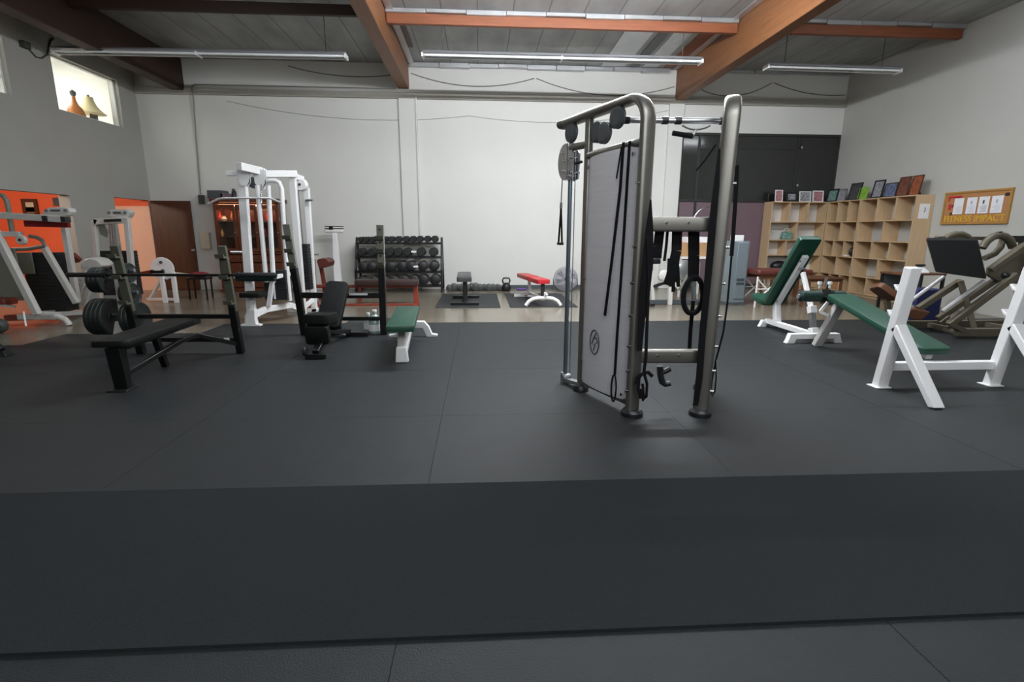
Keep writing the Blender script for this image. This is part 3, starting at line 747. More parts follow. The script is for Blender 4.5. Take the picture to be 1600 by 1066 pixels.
# rope with knotted loops at the lower crossbar, double hook handle
mb = MB(); y2 = 3.6
mb.path([A(1012, 372, y2), A(1014, 430, y2), A(1012, 480, y2), A(1009, 560, y2), A(1006, 582, y2)], .022, .008, (0, 1, 0))
mb.tube([A(a, b, y2) for a, b in ((1006, 582), (999, 590), (997, 606), (1001, 622), (1006, 622), (1004, 600))], .011, 8)
mb.tube([A(a, b, y2) for a, b in ((1006, 582), (1011, 600), (1010, 620), (1005, 626), (1002, 608))], .011, 8)
mb.tube([A(a, b, y2) for a, b in ((1005, 583), (1013, 582), (1019, 588))], .014, 8)
mb.tube([A(a, b, y2) for a, b in ((1003, 584), (996, 590), (994, 600))], .013, 8)
single('rope_handle', 'black rope with knotted loops hanging in front of the lower crossbar', 'rope', mb, 'nylon', A(1006, 582, y2))
mb = MB(); y3 = 3.75
mb.tube([A(a, b, y3) for a, b in ((1031, 572), (1032, 586), (1035, 598))], .026, 10)
mb.tube([A(a, b, y3) for a, b in ((1033, 582), (1040, 580), (1047, 576))], .022, 10)
mb.tube([A(a, b, y3) for a, b in ((1034, 597), (1040, 601), (1047, 599))], .022, 10)
single('hook_handle', 'black double hook handle hanging under the lower crossbar', 'handle', mb, 'black_plastic', A(1033, 575, y3))
# right side: cable strap outside the right wing
mb = MB(); ys = 3.9
mb.path([A(x, y, ys) for x, y in ((1152, 258), (1150, 300), (1146, 360), (1143, 400))], .03, .006, (0, 1, 0))
mb.path([A(x, y, ys) for x, y in ((1143, 400), (1137, 470), (1130, 520), (1119, 562))], .014, .006, (0, 1, 0))
mb.tube([A(x, y, ys) for x, y in ((1118, 562), (1119, 590), (1117, 612), (1113, 619), (1110, 612), (1113, 592), (1116, 575))], .006, 6, True)
single('hanging_strap', 'thin black strap with a loop outside the right post of the cable machine', 'strap', mb, 'nylon', A(1152, 258, ys))

# ------------------------------------------------------------------ helpers for benches and plates
def plate(name, label, c, ax, r, th, group, mt='plate_iron'):
    c, ax = V(c), V(ax).normalized()
    p, q = c-ax*th/2, c+ax*th/2
    t = Thing(name, label, 'weight plate', c, group)
    t.part('disc', MB().rev(p, q, [(0, .028), (0, r*.3), (.12, r*.32), (.12, r*.8), (0, r*.84), (0, r*.96), (.2, r), (.8, r), (1, r*.96), (1, r*.84), (.88, r*.8), (.88, r*.32), (1, r*.3), (1, .028)], 32), mt)
    t.part('hub', MB().rev(p-ax*.004, q+ax*.004, [(0, .03), (0, .045), (1, .045), (1, .03)], 16), 'dumbbell_iron')
    return t

# ------------------------------------------------------------------ black bench-press bench at the left
bp = Thing('bench_press', 'black flat press bench with grey-green barbell uprights at the left', 'bench', (-3.2, 5.3, 0), dz=RUB)
ex = (UPR := V((-2.75, 5.93, 0)))
UPLp = V((-3.88, 5.98, 0))
ax = (UPR-UPLp).normalized(); ay = V((-ax.y, ax.x, 0))        # across / away
cen = (UPR+UPLp)/2
ben = V((-3.135, 4.42, .44)); ben2 = V((-3.185, 5.60, .44))
bp.part('pad', MB().pad(ben, ben2, .30, .055, rnd=.05), 'black_vinyl', bevel=.004)
fr = MB(); fr.bar(V((-3.115, 4.55, .385)), V((-3.17, 5.9, .385)), .07, .05)
bp.part('seat_rail', fr, 'black_enamel', bevel=.006)
bp.part('front_leg', MB().hexa([V((-3.215, 4.53, .0)), V((-3.105, 4.53, 0)), V((-3.105, 4.6, 0)), V((-3.215, 4.6, 0)), V((-3.215, 4.48, .39)), V((-3.085, 4.48, .39)), V((-3.085, 4.57, .39)), V((-3.215, 4.57, .39))]), 'black_enamel', bevel=.006)
bp.part('foot', MB().box(-3.25, -3.08, 4.47, 4.65, 0, .014), 'black_plastic', bevel=.003)
bp.part('brace', MB().path([V((-3.13, 4.57, .14)), V((-3.0, 5.25, .3)), V((-2.98, 5.5, .3)), UPR+V((-.02, -.05, .12))], .045, .045), 'black_enamel', bevel=.005)
bp.part('rear_leg', MB().bar(V((-3.3, 5.3, .39)), V((-3.26, 5.36, 0)), .06), 'black_enamel', bevel=.005)
bp.part('crossbar', MB().bar(UPR+V((0, 0, .43)), UPLp+V((0, 0, .43)), .05), 'black_enamel', bevel=.005)
bp.part('lower_crossbar', MB().bar(UPR+V((0, 0, .16)), UPLp+V((0, 0, .16)), .05), 'black_enamel', bevel=.005)
for P in (UPR, UPLp):
    k = MB(); mid = P+V((0, -.08, .50)); top = P+V((0, -.17, 1.22))
    lg = bp.part('upright', MB().path([P, P+V((0, -.05, .3)), mid+V((0, 0, .06))], .075, .075, up=(0, 1, 0)), 'black_enamel', bevel=.006)
    up = bp.part('upright_plate', MB().bar(mid, top, .085, .045, up=(0, 1, 0)), 'olive_steel', label='olive-grey notched bar rest', bevel=.004)
    for f in (.12, .51, .82):
        c = mid.lerp(top, f); h = MB()
        h.prism([c+V((-.045, -.02, 0)), c+V((-.045, -.095, .0)), c+V((-.045, -.11, .045)), c+V((-.045, -.09, .045)), c+V((-.045, -.075, .02)), c+V((-.045, -.02, .02))], V((.09, 0, 0)))
        bp.part('bar_hook', h, 'olive_steel', parent=up)
bp.part('tag', MB().box(UPR.x-.16, UPR.x-.1, UPR.y-.035, UPR.y-.027, .145, .185), 'paper')
# barbell across the uprights
hk = UPR+V((0, -.08, .50)); tp = UPR+V((0, -.17, 1.22)); c = hk.lerp(tp, .51); zb = c.z+.042
yb1 = c.y-.05
mid0 = V((cen.x, yb1+.03, zb)); half = 1.12
bl, brr = mid0-ax*half, mid0+ax*half
bb = Thing('barbell', 'long dark barbell resting across the black bench uprights', 'barbell', mid0, dz=RUB)
bb.part('shaft', MB().cyl(bl, brr, .0145, 12), 'black_enamel')
for s, e in ((-1, bl), (1, brr)):
    bb.part('sleeve', MB().rev(e, e-ax*(s*.42), [(0, .02), (.02, .026), (.93, .026), (.935, .038), (1, .038)], 14), 'dumbbell_iron')

# white plate tree with plates behind that bench
pt = Thing('plate_tree', 'white steel plate stand behind the black press bench, loaded with plates', 'plate rack', (-4.2, 6.55, 0))
b0 = V((-4.40, 6.45, 0))
top = b0+V((.0, .12, 1.0))
pt.part('upright', MB().bar(b0+V((0, .1, .02)), top, .07), 'worn_white_enamel', bevel=.005)
pt.part('front_leg', MB().hexa([b0+V((-.1, -.05, 0)), b0+V((.13, -.05, 0)), b0+V((.13, .06, 0)), b0+V((-.1, .06, 0)), b0+V((-.06, .02, .3)), b0+V((.04, .02, .3)), b0+V((.04, .1, .3)), b0+V((-.06, .1, .3))]), 'worn_white_enamel', bevel=.005)
pt.part('base', MB().bar(b0+V((-.28, .12, .03)), b0+V((.3, .12, .03)), .06, .05), 'worn_white_enamel', bevel=.005)
grp = None
def peg(z, s, n, r, lab, dy=0):
    p = b0+V((0, .1+dy, z)); q = p+V((s*(.11+.051*n+(.06 if s < 0 else 0)), 0, .01))
    pt.part('peg', MB().cyl(p, q, .024, 12), 'steel')
    for k in range(n):
        c = p+V((s*(.09+k*.051+(.06 if s < 0 else 0)), 0, 0))+V((0, 0, -.02))
        plate('weight_plate', lab % ('only' if n == 1 else 'innermost' if k == 0 else 'outermost' if k == n-1 else ('middle' if n == 3 else ORD[k])), c, (1, 0, .05*s), r, .05, 'plates on the white stand')
peg(.37, -1, 4, .225, '%s large plate on the lower left peg of the white stand')
peg(.34, 1, 3, .21, '%s large plate on the lower right peg of the white stand')
peg(.64, 1, 2, .145, '%s small plate on the middle right peg of the white stand')
peg(.82, -1, 3, .155, '%s medium plate on the upper left peg of the white stand')
peg(.90, 1, 1, .12, '%s small plate on the upper right peg of the white stand', .08)

# ------------------------------------------------------------------ second press rack with the adjustable bench in front
pr = Thing('press_rack', 'black barbell rack with grey notched tops, standing behind the incline bench', 'rack', (-1.86, 6.98, 0), dz=RUB)
L, Rr = V((-2.38, 7.0, 0)), V((-1.31, 6.96, 0))
for P, kx, y, lab in ((L, (448, 352), 6.85, 'left'), (Rr, (594, 353), 6.9, 'right')):
    top = A(*kx, y); mid = P.lerp(top, .62)
    pr.part('upright', MB().bar(P, mid, .085, .085, up=(0, 1, 0)), 'black_enamel', bevel=.006)
    up = pr.part('upright_plate', MB().bar(mid, top, .09, .06, up=(0, 1, 0)), 'grey_enamel', label='light grey notched bar rest', bevel=.004)
    for f in (.05, .36, .66):
        c = mid.lerp(top, f); h = MB(); d = V((0, 0, 0))
        h.prism([c+V((-.05, -.03, 0)), c+V((-.05, -.1, 0)), c+V((-.05, -.115, .05)), c+V((-.05, -.095, .05)), c+V((-.05, -.08, .02)), c+V((-.05, -.03, .02))], V((.1, 0, 0)))
        pr.part('bar_hook', h, 'olive_steel', parent=up)
        bt = MB(); bt.cyl(c+V((0, -.03, .13)), c+V((0, -.04, .13)), .014, 10); pr.part('bolt', bt, 'black_plastic', parent=up)
pr.part('upper_crossbar', MB().bar(A(465, 463, 6.95), A(598, 463, 6.95), .06, .075), 'black_enamel', bevel=.006)
pr.part('lower_crossbar', MB().bar(A(475, 500, 6.97), A(600, 499, 6.97), .05, .05), 'black_enamel', bevel=.006)
pr.part('sticker', MB().box(-1.73, -1.49, 6.905, 6.918, .545, .57), 'paper')

ib = Thing('incline_bench', 'black adjustable bench with its backrest raised, in front of the black rack', 'bench', (-1.8, 6.0, 0), dz=RUB)
yr = 6.55
bt, bm = A(529, 443, yr), A(511, 515, 6.1)
d = (bt-bm).normalized(); sdv = V((1, 0, .0)); 
ib.part('backrest', MB().pad(bm, bt, .29, .07, up=(0, -1, .6), rnd=.06, taper=.95), 'black_vinyl')
s0, s1 = A(502, 494, 5.78), A(508, 500, 6.08)
s0 = V((-1.83, 5.74, .45)); s1 = V((-1.8, 6.1, .40))
ib.part('seat', MB().pad(s0+V((0, 0, -.03)), s1, .29, .1, rnd=.05), 'black_vinyl')
ib.part('seat_bolster', MB().pad(s0+V((0, .03, -.1)), s0+V((.0, .08, -.32)), .26, .1, up=(0, -1, 0), rnd=.04), 'black_vinyl')
ib.part('frame', MB().path([V((-1.81, 5.62, .06)), V((-1.80, 6.0, .22)), V((-1.76, 6.85, .06))], .075, .075), 'black_enamel', bevel=.006)
ib.part('frame_post', MB().bar(V((-1.8, 5.98, .2)), V((-1.8, 6.02, .4)), .07), 'black_enamel', bevel=.006)
ib.part('support_strut', MB().bar(V((-1.77, 6.5, .12)), bm.lerp(bt, .7)+V((0, .06, -.03)), .05), 'black_enamel', bevel=.005)
ib.part('front_foot', MB().bar(V((-1.92, 5.62, .03)), V((-1.70, 5.62, .03)), .07, .06), 'black_enamel', bevel=.006)
ib.part('rear_foot', MB().bar(V((-2.02, 6.86, .03)), V((-1.5, 6.84, .03)), .07, .06), 'black_enamel', bevel=.006)
wh = MB(); wh.rev(V((-1.94, 5.6, .09)), V((-1.90, 5.6, .09)), [(0, .04), (.3, .055), (.7, .055), (1, .04)], 18)
ib.part('transport_wheel', wh, 'black_plastic')
ib.part('adjust_knob', MB().cyl(V((-1.72, 5.95, .2)), V((-1.56, 5.93, .2)), .016, 12), 'chrome')

# ------------------------------------------------------------------ flat green bench
fb = Thing('flat_bench', 'flat bench with green pad and white T-shaped frame, near the middle of the floor', 'bench', (-.84, 6.0, 0), dz=RUB)
fb.part('pad', MB().pad(V((-.82, 5.22, .40)), V((-.925, 6.66, .40)), .29, .065, rnd=.025), 'green_vinyl')
fb.part('front_leg', MB().hexa([V((-.91, 5.39, .0)), V((-.77, 5.39, 0)), V((-.77, 5.46, 0)), V((-.91, 5.46, 0)), V((-.895, 5.39, .17)), V((-.785, 5.39, .17)), V((-.785, 5.46, .17)), V((-.895, 5.46, .17))]), 'white_enamel', bevel=.012)
fb.part('front_post', MB().bar(V((-.85, 5.46, .12)), V((-.86, 5.66, .37)), .085, .06, up=(0, 1, 0)), 'worn_white_enamel', bevel=.01)
fb.part('spine', MB().path([V((-.83, 5.46, .10)), V((-.87, 6.25, .22)), V((-.90, 6.80, .22))], .08, .08), 'white_enamel', bevel=.01)
fb.part('rear_post', MB().bar(V((-.9, 6.5, .2)), V((-.91, 6.5, .37)), .075), 'white_enamel', bevel=.008)
rf = MB(); ya = 6.80
rf.prism([V((-1.21, ya-.04, 0)), V((-1.21, ya-.04, .03)), V((-1.12, ya-.04, .04)), V((-1.10, ya-.04, .14)), V((-1.05, ya-.04, .21)), V((-.74, ya-.04, .21)), V((-.68, ya-.04, .14)), V((-.64, ya-.04, .04)), V((-.57, ya-.04, .03)), V((-.57, ya-.04, 0)), V((-.71, ya-.04, 0)), V((-.76, ya-.04, .12)), V((-1.02, ya-.04, .12)), V((-1.06, ya-.04, 0))], V((0, .08, 0)))
fb.part('rear_foot', rf, 'white_enamel', bevel=.006)
# two clear jugs on the floor behind the rack
for px, h, lab, s in (((587, 522), .3, 'larger clear plastic jug standing in front of the right rack upright', 1), ((577, 519), .24, 'smaller clear plastic jug left of the larger one by the black rack', .75)):
    b = G(*px)
    t = Thing('water_jug', lab, 'bottle', b, 'plastic jugs by the black rack', dz=RUB if b.y < 7.1 else RUB)
    t.part('body', MB().rev(b, b+V((0, 0, h)), [(0, .075*s), (.08, .088*s), (.6, .088*s), (.8, .05*s), (.88, .026*s), (1, .026*s)]), 'teal_glass')
    t.part('cap', MB().cyl(b+V((0, 0, h)), b+V((0, 0, h+.025)), .03*s), 'white_enamel')
    t.part('label', MB().rev(b+V((0, 0, .04)), b+V((0, 0, .13)), [(0, .09*s), (1, .09*s)]), 'paper')
# ------------------------------------------------------------------ white multi-station cable tower
ct = Thing('lat_tower', 'tall white multi-station pulldown tower left of the dumbbell rack', 'exercise machine', (-3.1, 8.3, 0))
WE = 'white_enamel'
def v_at(px, py, y): p = A(px, py, y); return p
fp = G(391, 503, .0); fp = V((-3.42, 7.95, 0))
P0 = A(391, 470, 7.95); x0 = A(379, 275, 7.95)
ct.part('front_post', MB().bar(V((P0.x, 7.95, .18)), V((x0.x, 7.95, 2.28)), .115, .09, up=(0, 1, 0)), WE, bevel=.008)
for (a, b), yy in (((402, 414), 8.02), ((419, 425), 8.02)):
    ct.part('guide_tube', MB().cyl(A(a, 290, yy), A(b+2.5, 441, yy), .034, 14), WE)
u = [A(412, 295, 8.2)]+[A(a, b, 8.2) for a, b in ((414, 286), (418, 282.5), (430, 282.5), (436, 285), (440, 295), (443, 345), (449, 430), (453, 470))]
ct.part('bent_frame', MB().tube(u, .034, 12), WE)
pa, pb = A(457, 278, 8.5), G(474, 494)
ct.part('tall_post', MB().bar(pa, V((pb.x, pb.y, 0)), .1, .09, up=(0, 1, 0)), WE, bevel=.008)
qa, qb = A(479, 293, 9.1), A(491, 479, 9.1)
ct.part('rear_post', MB().bar(qa, V((qb.x, 9.1, 0.0)), .09, .08, up=(0, 1, 0)), WE, bevel=.008)
ct.part('top_beam', MB().path([A(373, 260, 7.7), A(407, 268, 8.1), A(412, 271, 8.15)], .1, .11), WE, bevel=.008)
ct.part('top_beam', MB().path([A(404, 272, 8.15), A(463, 272, 8.5)], .1, .1), WE, bevel=.008)
ct.part('top_beam', MB().bar(A(457, 275, 8.5), A(472, 280, 8.85), .08, .09), WE, bevel=.008)
ct.part('side_arm', MB().bar(A(354, 271, 7.95), A(378, 271, 7.95), .06, .07), WE, bevel=.006)
for a, b, yy in ((382, 281, 7.9), (407, 283, 8.05)):
    c = A(a, b, yy); br = MB()
    for o in (-.035, .035): br.prism([c+V((-.08, o, .16)), c+V((.08, o, .16)), c+V((.07, o, -.03)), c+V((.03, o, -.09)), c+V((-.03, o, -.09)), c+V((-.07, o, -.03))], V((0, .008, 0)))
    bk = ct.part('pulley_bracket', br, WE)
    ct.part('pulley', MB().cyl(c+V((0, -.025, -.01)), c+V((0, .03, -.01)), .065, 18), 'black_plastic', parent=bk)
c = A(397, 286, 8.1); ct.part('pulley', MB().cyl(c+V((0, -.03, 0)), c+V((0, .03, 0)), .08, 20), 'grey_plastic')
c = A(471, 289, 8.72)
ct.part('pulley_cover', MB().rev(c+V((0, -.08, 0)), c+V((0, .02, 0)), [(0, .02), (0, .085), (.25, .1), (1, .1)], 24), WE, label='round white pulley cover')
ct.part('pulley_bolt', MB().cyl(c+V((0, -.1, 0)), c+V((0, -.07, 0)), .018, 10), 'black_plastic')
for a, b, a2, b2, yy, rr in ((462, 285, 468, 385, 8.85, .012), (465, 292, 474, 385, 8.95, .01), (458, 280, 465, 385, 8.85, .01), (408, 288, 409, 325, 7.9, .006)):
    ct.part('cable', MB().cyl(A(a, b, yy), A(a2, b2, yy), rr, 8), 'cable_steel')
def stack(T, xa, xb, ya, yb_, z0, z1, n):
    mb = MB()
    for k in range(n):
        a = z0+(z1-z0)*k/n; mb.box(xa, xb, ya, yb_, a, a+(z1-z0)/n*.93)
    return T.part('weight_stack', mb, 'stack_black')
a, b = A(417, 475, 8.15), A(446, 412, 8.15)
sk = stack(ct, a.x, b.x, 8.1, 8.3, .34, .80, 11)
ct.part('pin_scale', MB().box(a.x+.14, a.x+.165, 8.085, 8.1, .36, .78), 'paper', parent=sk)
a, b = A(468, 458, 8.9), A(482, 388, 8.9)
stack(ct, a.x, b.x, 8.82, 9.0, .42, 1.18, 14)
for a, b in ((369, 433), (400, 433)):
    p = A(a, b, 7.75); q = p+V((.28, 0, 0))
    rl = ct.part('thigh_roller', MB().rev(p, q, [(0, .05), (.04, .066), (.96, .066), (1, .05)], 18), 'dark_green_foam', label='dark green foam thigh roller')
    ct.part('end_cap', MB().cyl(p-V((.025, 0, 0)), p+V((.005, 0, 0)), .03, 12), WE, parent=rl)
ct.part('roller_arm', MB().path([A(404, 430, 7.85), A(430, 433, 7.95), A(452, 428, 8.3)], .05, .06), WE, bevel=.005)
ct.part('roller_post', MB().bar(A(426, 436, 7.95), A(420, 478, 7.95), .06), WE, bevel=.005)
ct.part('seat', MB().pad(A(379, 460, 7.75), A(413, 460, 7.75), .3, .07, rnd=.04), 'black_vinyl')
ct.part('seat_post', MB().bar(A(394, 465, 7.8), V((A(396, 490, 7.8).x, 7.8, .12)), .07), WE, bevel=.005)
z = V((0, 0, 0))
ct.part('base_rail', MB().path([V((-3.36, 7.75, .16)), V((-3.26, 7.95, .22)), V((-3.05, 8.4, .22)), V((-2.95, 8.62, .1))], .08, .09), WE, bevel=.008)
ff = MB(); q = V((-3.40, 7.72, 0))
ff.prism([q+V((-.14, -.05, 0)), q+V((-.14, -.05, .035)), q+V((-.06, -.05, .05)), q+V((-.05, -.05, .16)), q+V((.0, -.05, .26)), q+V((.1, -.05, .26)), q+V((.09, -.05, .12)), q+V((.1, -.05, .04)), q+V((.16, -.05, .03)), q+V((.16, -.05, 0))], V((0, .1, 0)))
ct.part('front_foot', ff, WE, bevel=.006)
ct.part('rear_foot', MB().bar(V((-3.35, 9.1, .03)), V((-2.75, 9.1, .03)), .08, .06), WE, bevel=.006)
ct.part('rear_brace', MB().bar(V((-2.97, 8.62, .36)), V((-2.98, 9.1, .36)), .06), WE, bevel=.005)
ct.part('rear_brace', MB().bar(V((-2.97, 8.62, .1)), V((-2.9, 9.1, .22)), .06), WE, bevel=.005)
ct.part('side_peg', MB().cyl(A(360, 394, 7.9), A(380, 394, 7.95), .018, 12), 'chrome')
ct.part('side_peg', MB().cyl(A(478, 313, 9.05), A(489, 313, 9.0), .018, 12), 'steel')
# the lat bar hung from it
pts = [A(a, b, 7.82) for a, b in ((325, 319), (334, 314.5), (341, 311), (348, 309.8), (380, 309.5), (420, 309.8), (428, 312), (433, 314.5), (440, 317))]
lb = Thing('lat_bar', 'long chrome lat bar with bent ends hanging on the white tower', 'bar', A(405, 310, 7.82))
lb.part('bar', MB().tube(pts, .015, 10), 'polished_steel')
lb.part('hanger', MB().cyl(A(408, 318, 7.82), A(408, 300, 7.85), .016, 10), 'chrome')

# ------------------------------------------------------------------ wooden display cabinet with glowing glassware
cx0, cx1, cyf = -5.92, -4.50, 12.2
cb = Thing('display_cabinet', 'dark wood display cabinet with red glassware behind glass, against the back wall', 'cabinet', ((cx0+cx1)/2, 12.42, 0))
m_ = MB()
m_.box(cx0, cx0+.04, cyf, 12.62, .05, 2.0); m_.box(cx1-.04, cx1, cyf, 12.62, .05, 2.0); m_.box(cx0, cx1, 12.6, 12.63, .05, 2.0)
m_.box(cx0+.04, cx1-.04, cyf, 12.6, .05, .09); m_.box(cx0+.04, cx1-.04, cyf, 12.6, .86, .9); m_.box(cx0+.04, cx1-.04, cyf, 12.6, 1.96, 2.0)
cb.part('carcass', m_, 'cabinet_wood', bevel=.004)
cb.part('cornice', MB().box(cx0-.05, cx1+.05, cyf-.05, 12.65, 2.0, 2.09), 'cabinet_wood', bevel=.015)
cb.part('plinth', MB().box(cx0-.03, cx1+.03, cyf-.03, 12.63, 0, .06), 'cabinet_wood', bevel=.006)
for z in (1.24, 1.58): cb.part('shelf', MB().box(cx0+.04, cx1-.04, cyf+.03, 12.6, z, z+.015), 'cabinet_wood')
n = 3; wd = (cx1-cx0)/n
for k in range(n):
    a, b = cx0+wd*k+.006, cx0+wd*(k+1)-.006; f = MB()
    for p, q in ((a, a+.06), (b-.06, b)): f.box(p, q, cyf-.025, cyf-.002, .92, 1.95)
    f.box(a+.06, b-.06, cyf-.025, cyf-.002, .92, .99)
    f.prism([V((a+.06, cyf-.025, 1.95))]+[V((a+.06+(b-a-.12)*t/8, cyf-.025, 1.82+.06*math.sin(PI*t/8))) for t in range(9)]+[V((b-.06, cyf-.025, 1.95))], V((0, .023, 0)))
    dr = cb.part('door', f, 'cabinet_wood', bevel=.003)
    cb.part('pane', MB().box(a+.06, b-.06, cyf-.016, cyf-.012, .99, 1.88), 'clear_glass', parent=dr)
    cb.part('knob', MB().ball(V((b-.03, cyf-.035, 1.35)), .014), 'steel', parent=dr)
    dw = cb.part('drawer', MB().box(a, b, cyf-.022, cyf-.002, .68, .84), 'cabinet_wood', bevel=.006)
    cb.part('knob', MB().ball(V(((a+b)/2, cyf-.032, .76)), .014), 'steel', parent=dw)
    cb.part('lower_door', MB().box(a, b, cyf-.022, cyf-.002, .1, .66), 'cabinet_wood', bevel=.012)
emit_mat('cabinet_glow', (255, 190, 150), CAB_E)
cb.part('cabinet_light', MB().box(cx0+.1, cx1-.1, 12.215, 12.24, 1.93, 1.945), 'cabinet_glow')
gi = 0
for (px, py), h, r, mt_, nm in (((343, 350), .2, .09, 'bright_red', 'vase'), ((351, 350), .12, .07, 'cream', 'bowl'), ((366, 348), .22, .07, 'amber', 'vase'), ((371, 378), .2, .05, 'cream', 'jar'), ((348, 374), .16, .05, 'amber', 'jar'),
                                ((420, 350), .2, .06, 'bright_red', 'vase'), ((415, 376), .18, .05, 'red_fabric', 'jar')):
    z = 1.595 if py < 360 else 1.255
    p = A(px, py, 12.4); p.z = z; gi += 1
    where = {343: 'at the left of the upper shelf', 351: 'beside the red vase on the upper shelf', 366: 'in the middle of the upper shelf', 371: 'in the middle of the lower shelf', 348: 'at the left of the lower shelf', 420: 'at the right of the upper shelf', 415: 'at the right of the lower shelf'}[px]
    col = {'bright_red': 'red', 'cream': 'pale', 'amber': 'amber', 'red_fabric': 'dark red'}[mt_]
    single(nm, '%s %s in the wooden display cabinet, %s' % (col, nm, where), nm, MB().rev(p, p+V((0, 0, h)), [(0, r*.6), (.1, r*.75), (.45, r), (.75, r*.6), (.9, r*.5), (1, r*.65)]), mt_, p)
p = A(341, 306, 12.45); single('storage_box', 'grey box lying on top of the wooden cabinet at its left', 'box', MB().box(p.x-.17, p.x+.17, 12.3, 12.6, 2.09, 2.27), 'grey_plastic', (p.x, 12.45, 2.09), bevel=.008)
p = A(355, 310, 12.4); single('storage_box', 'small purplish box on top of the wooden cabinet, second from the left', 'box', MB().box(p.x-.1, p.x+.12, 12.3, 12.5, 2.09, 2.2), 'purple_panel', (p.x, 12.4, 2.09), bevel=.006)
p = A(366, 306, 12.4); b = V((p.x, 12.4, 2.09)); single('canister', 'small dark canister on top of the cabinet next to the white tower', 'canister', MB().rev(b, b+V((0, 0, .22)), [(0, .05), (.7, .05), (.8, .035), (1, .035)]), 'black_plastic', b)

# ------------------------------------------------------------------ white machines along the left wall
WW = 'worn_white_enamel'
hm = Thing('hip_machine', 'large white weight machine with slanted posts at the left edge', 'exercise machine', (-6.3, 8.0, 0))
y0 = 7.95
hm.part('top_bar', MB().bar(A(-40, 334, y0), A(102, 343, y0), .07, .09), WW, bevel=.008)
hd = MB(); c = [(64, 337), (68, 328), (78, 324), (100, 323.5), (107, 326), (109, 331), (106, 337), (92, 338)]
hd.prism([A(a, b, y0+.1) for a, b in c], V((0, .14, 0)))
hh = hm.part('pulley_cover', hd, WW, label='white rounded cover with two dark bolts', bevel=.008)
mk = MB()
for a in (72, 102): mk.cyl(A(a, 329, y0+.1), A(a, 329, y0+.09), .022, 12)
mk.box(A(79, 329, y0+.1).x, A(94, 329, y0+.1).x, y0+.094, y0+.1, A(85, 330.5, y0+.1).z, A(85, 327.5, y0+.1).z)
hm.part('bolt', mk, 'grey_plastic', parent=hh)
b = MB()
for a, bb_ in ((74, 342), (103, 343)): b.box(A(a, bb_, y0).x-.03, A(a, bb_, y0).x+.03, y0-.06, y0+.05, A(a, bb_, y0).z-.04, A(a, bb_, y0).z+.04)
hm.part('bumper', b, 'black_plastic')
hm.part('top_hoop', MB().tube([A(a, b_, 8.1) for a, b_ in ((-14, 306), (-4, 304), (5, 306), (10, 313), (13, 325), (16, 345), (20, 366))], .032, 12), 'grey_enamel', label='grey bent tube hoop')
hm.part('red_beam', MB().bar(A(40, 349.5, y0+.25), A(108, 351, y0+.25), .06, .09), 'red_fabric', label='dark red beam under the top bar')
hm.part('middle_bar', MB().bar(A(-40, 365, y0), A(33, 366, y0), .07, .07), WW, bevel=.006)
c = A(31, 375, y0-.03); hm.part('pulley', MB().rev(c, c+V((0, .05, 0)), [(0, .02), (0, .06), (.3, .07), (1, .07)], 20), WW)
hm.part('pulley_hub', MB().cyl(c+V((0, -.01, 0)), c+V((0, .06, 0)), .02, 10), 'black_plastic')
hm.part('slanted_post', MB().bar(A(-12, 352, 7.9), A(59, 492, 7.9), .085, .09, up=(0, 1, 0)), WW, bevel=.008)
hm.part('slanted_post', MB().bar(A(68, 385, 8.35), A(120, 474, 8.35), .075, .08, up=(0, 1, 0)), WW, bevel=.008)
hm.part('rear_post', MB().bar(A(100, 349, 8.6), A(121, 473, 8.6), .08, .08, up=(0, 1, 0)), WW, bevel=.008)
hm.part('curved_arm', MB().tube([A(a, b_, 8.3) for a, b_ in ((20, 390), (45, 389), (62, 386), (70, 384), (66, 376), (58, 371), (46, 369))], .028, 10), 'grey_enamel')
hm.part('base_rail', MB().path([A(30, 495, 7.95), A(66, 495, 7.95), A(90, 495, 7.9)], .09, .08), WW, bevel=.008)
hm.part('front_foot', MB().tube([A(a, b_, 7.9) for a, b_ in ((84, 495), (93, 496), (101, 499), (106, 504), (108, 508))], .043, 12), WW)
hm.part('rear_rail', MB().bar(A(66, 492, 8.0), V((A(125, 481, 8.82).x, 8.82, .05)), .07), WW, bevel=.006)
hm.part('rear_rail', MB().bar(A(60, 490, 8.15), V((A(105, 479, 8.82).x, 8.82, .09)), .06), WW, bevel=.006)
a, b_ = A(46, 480, 8.45), A(92, 396, 8.45)
sk = MB()
for k in range(16): sk.box(a.x, a.x+.52, 8.48, 8.75, .12+.058*k, .12+.058*k+.055)
hm.part('weight_stack', sk, 'stack_black')
a = A(38, 440, 8.4)
hm.part('guard_plate', MB().box(a.x-.2, a.x+.14, 8.44, 8.465, .72, 1.05), 'grey_enamel', label='grey-green guard plate', bevel=.004)
a = A(-20, 470, 8.25); b_ = A(33, 388, 8.25)
hm.part('side_panel', MB().box(a.x, A(30, 430, 8.25).x, 8.25, 8.28, a.z, b_.z), 'grey_enamel', label='large grey-green side panel', bevel=.006)
hm.part('seat_frame', MB().path([A(-10, 477, 7.85), A(15, 478, 7.85), A(24, 480, 7.85)], .03, .03), 'chrome')
hm.part('red_base', MB().bar(A(10, 497, 7.95), A(55, 495, 7.95), .085, .085), 'rust_enamel', label='rust-red base rail', bevel=.006)
hm.part('rod', MB().bar(A(37, 487, 7.7), A(41, 510, 7.65), .02), 'steel')
single('red_pad', 'rust-red pad low at the left edge beside the white machine', 'pad', MB().pad(A(-12, 470, 8.0), A(19, 471, 8.0), .25, .09), 'rust_enamel', A(0, 471, 8.0))
c = A(-3, 508, 7.35); c.z = .1
mb = MB(); mb.rev(c+V((0, -.06, 0)), c+V((0, .06, 0)), [(0, .06), (0, .09), (.2, .1), (.8, .1), (1, .09), (1, .06)], 22)
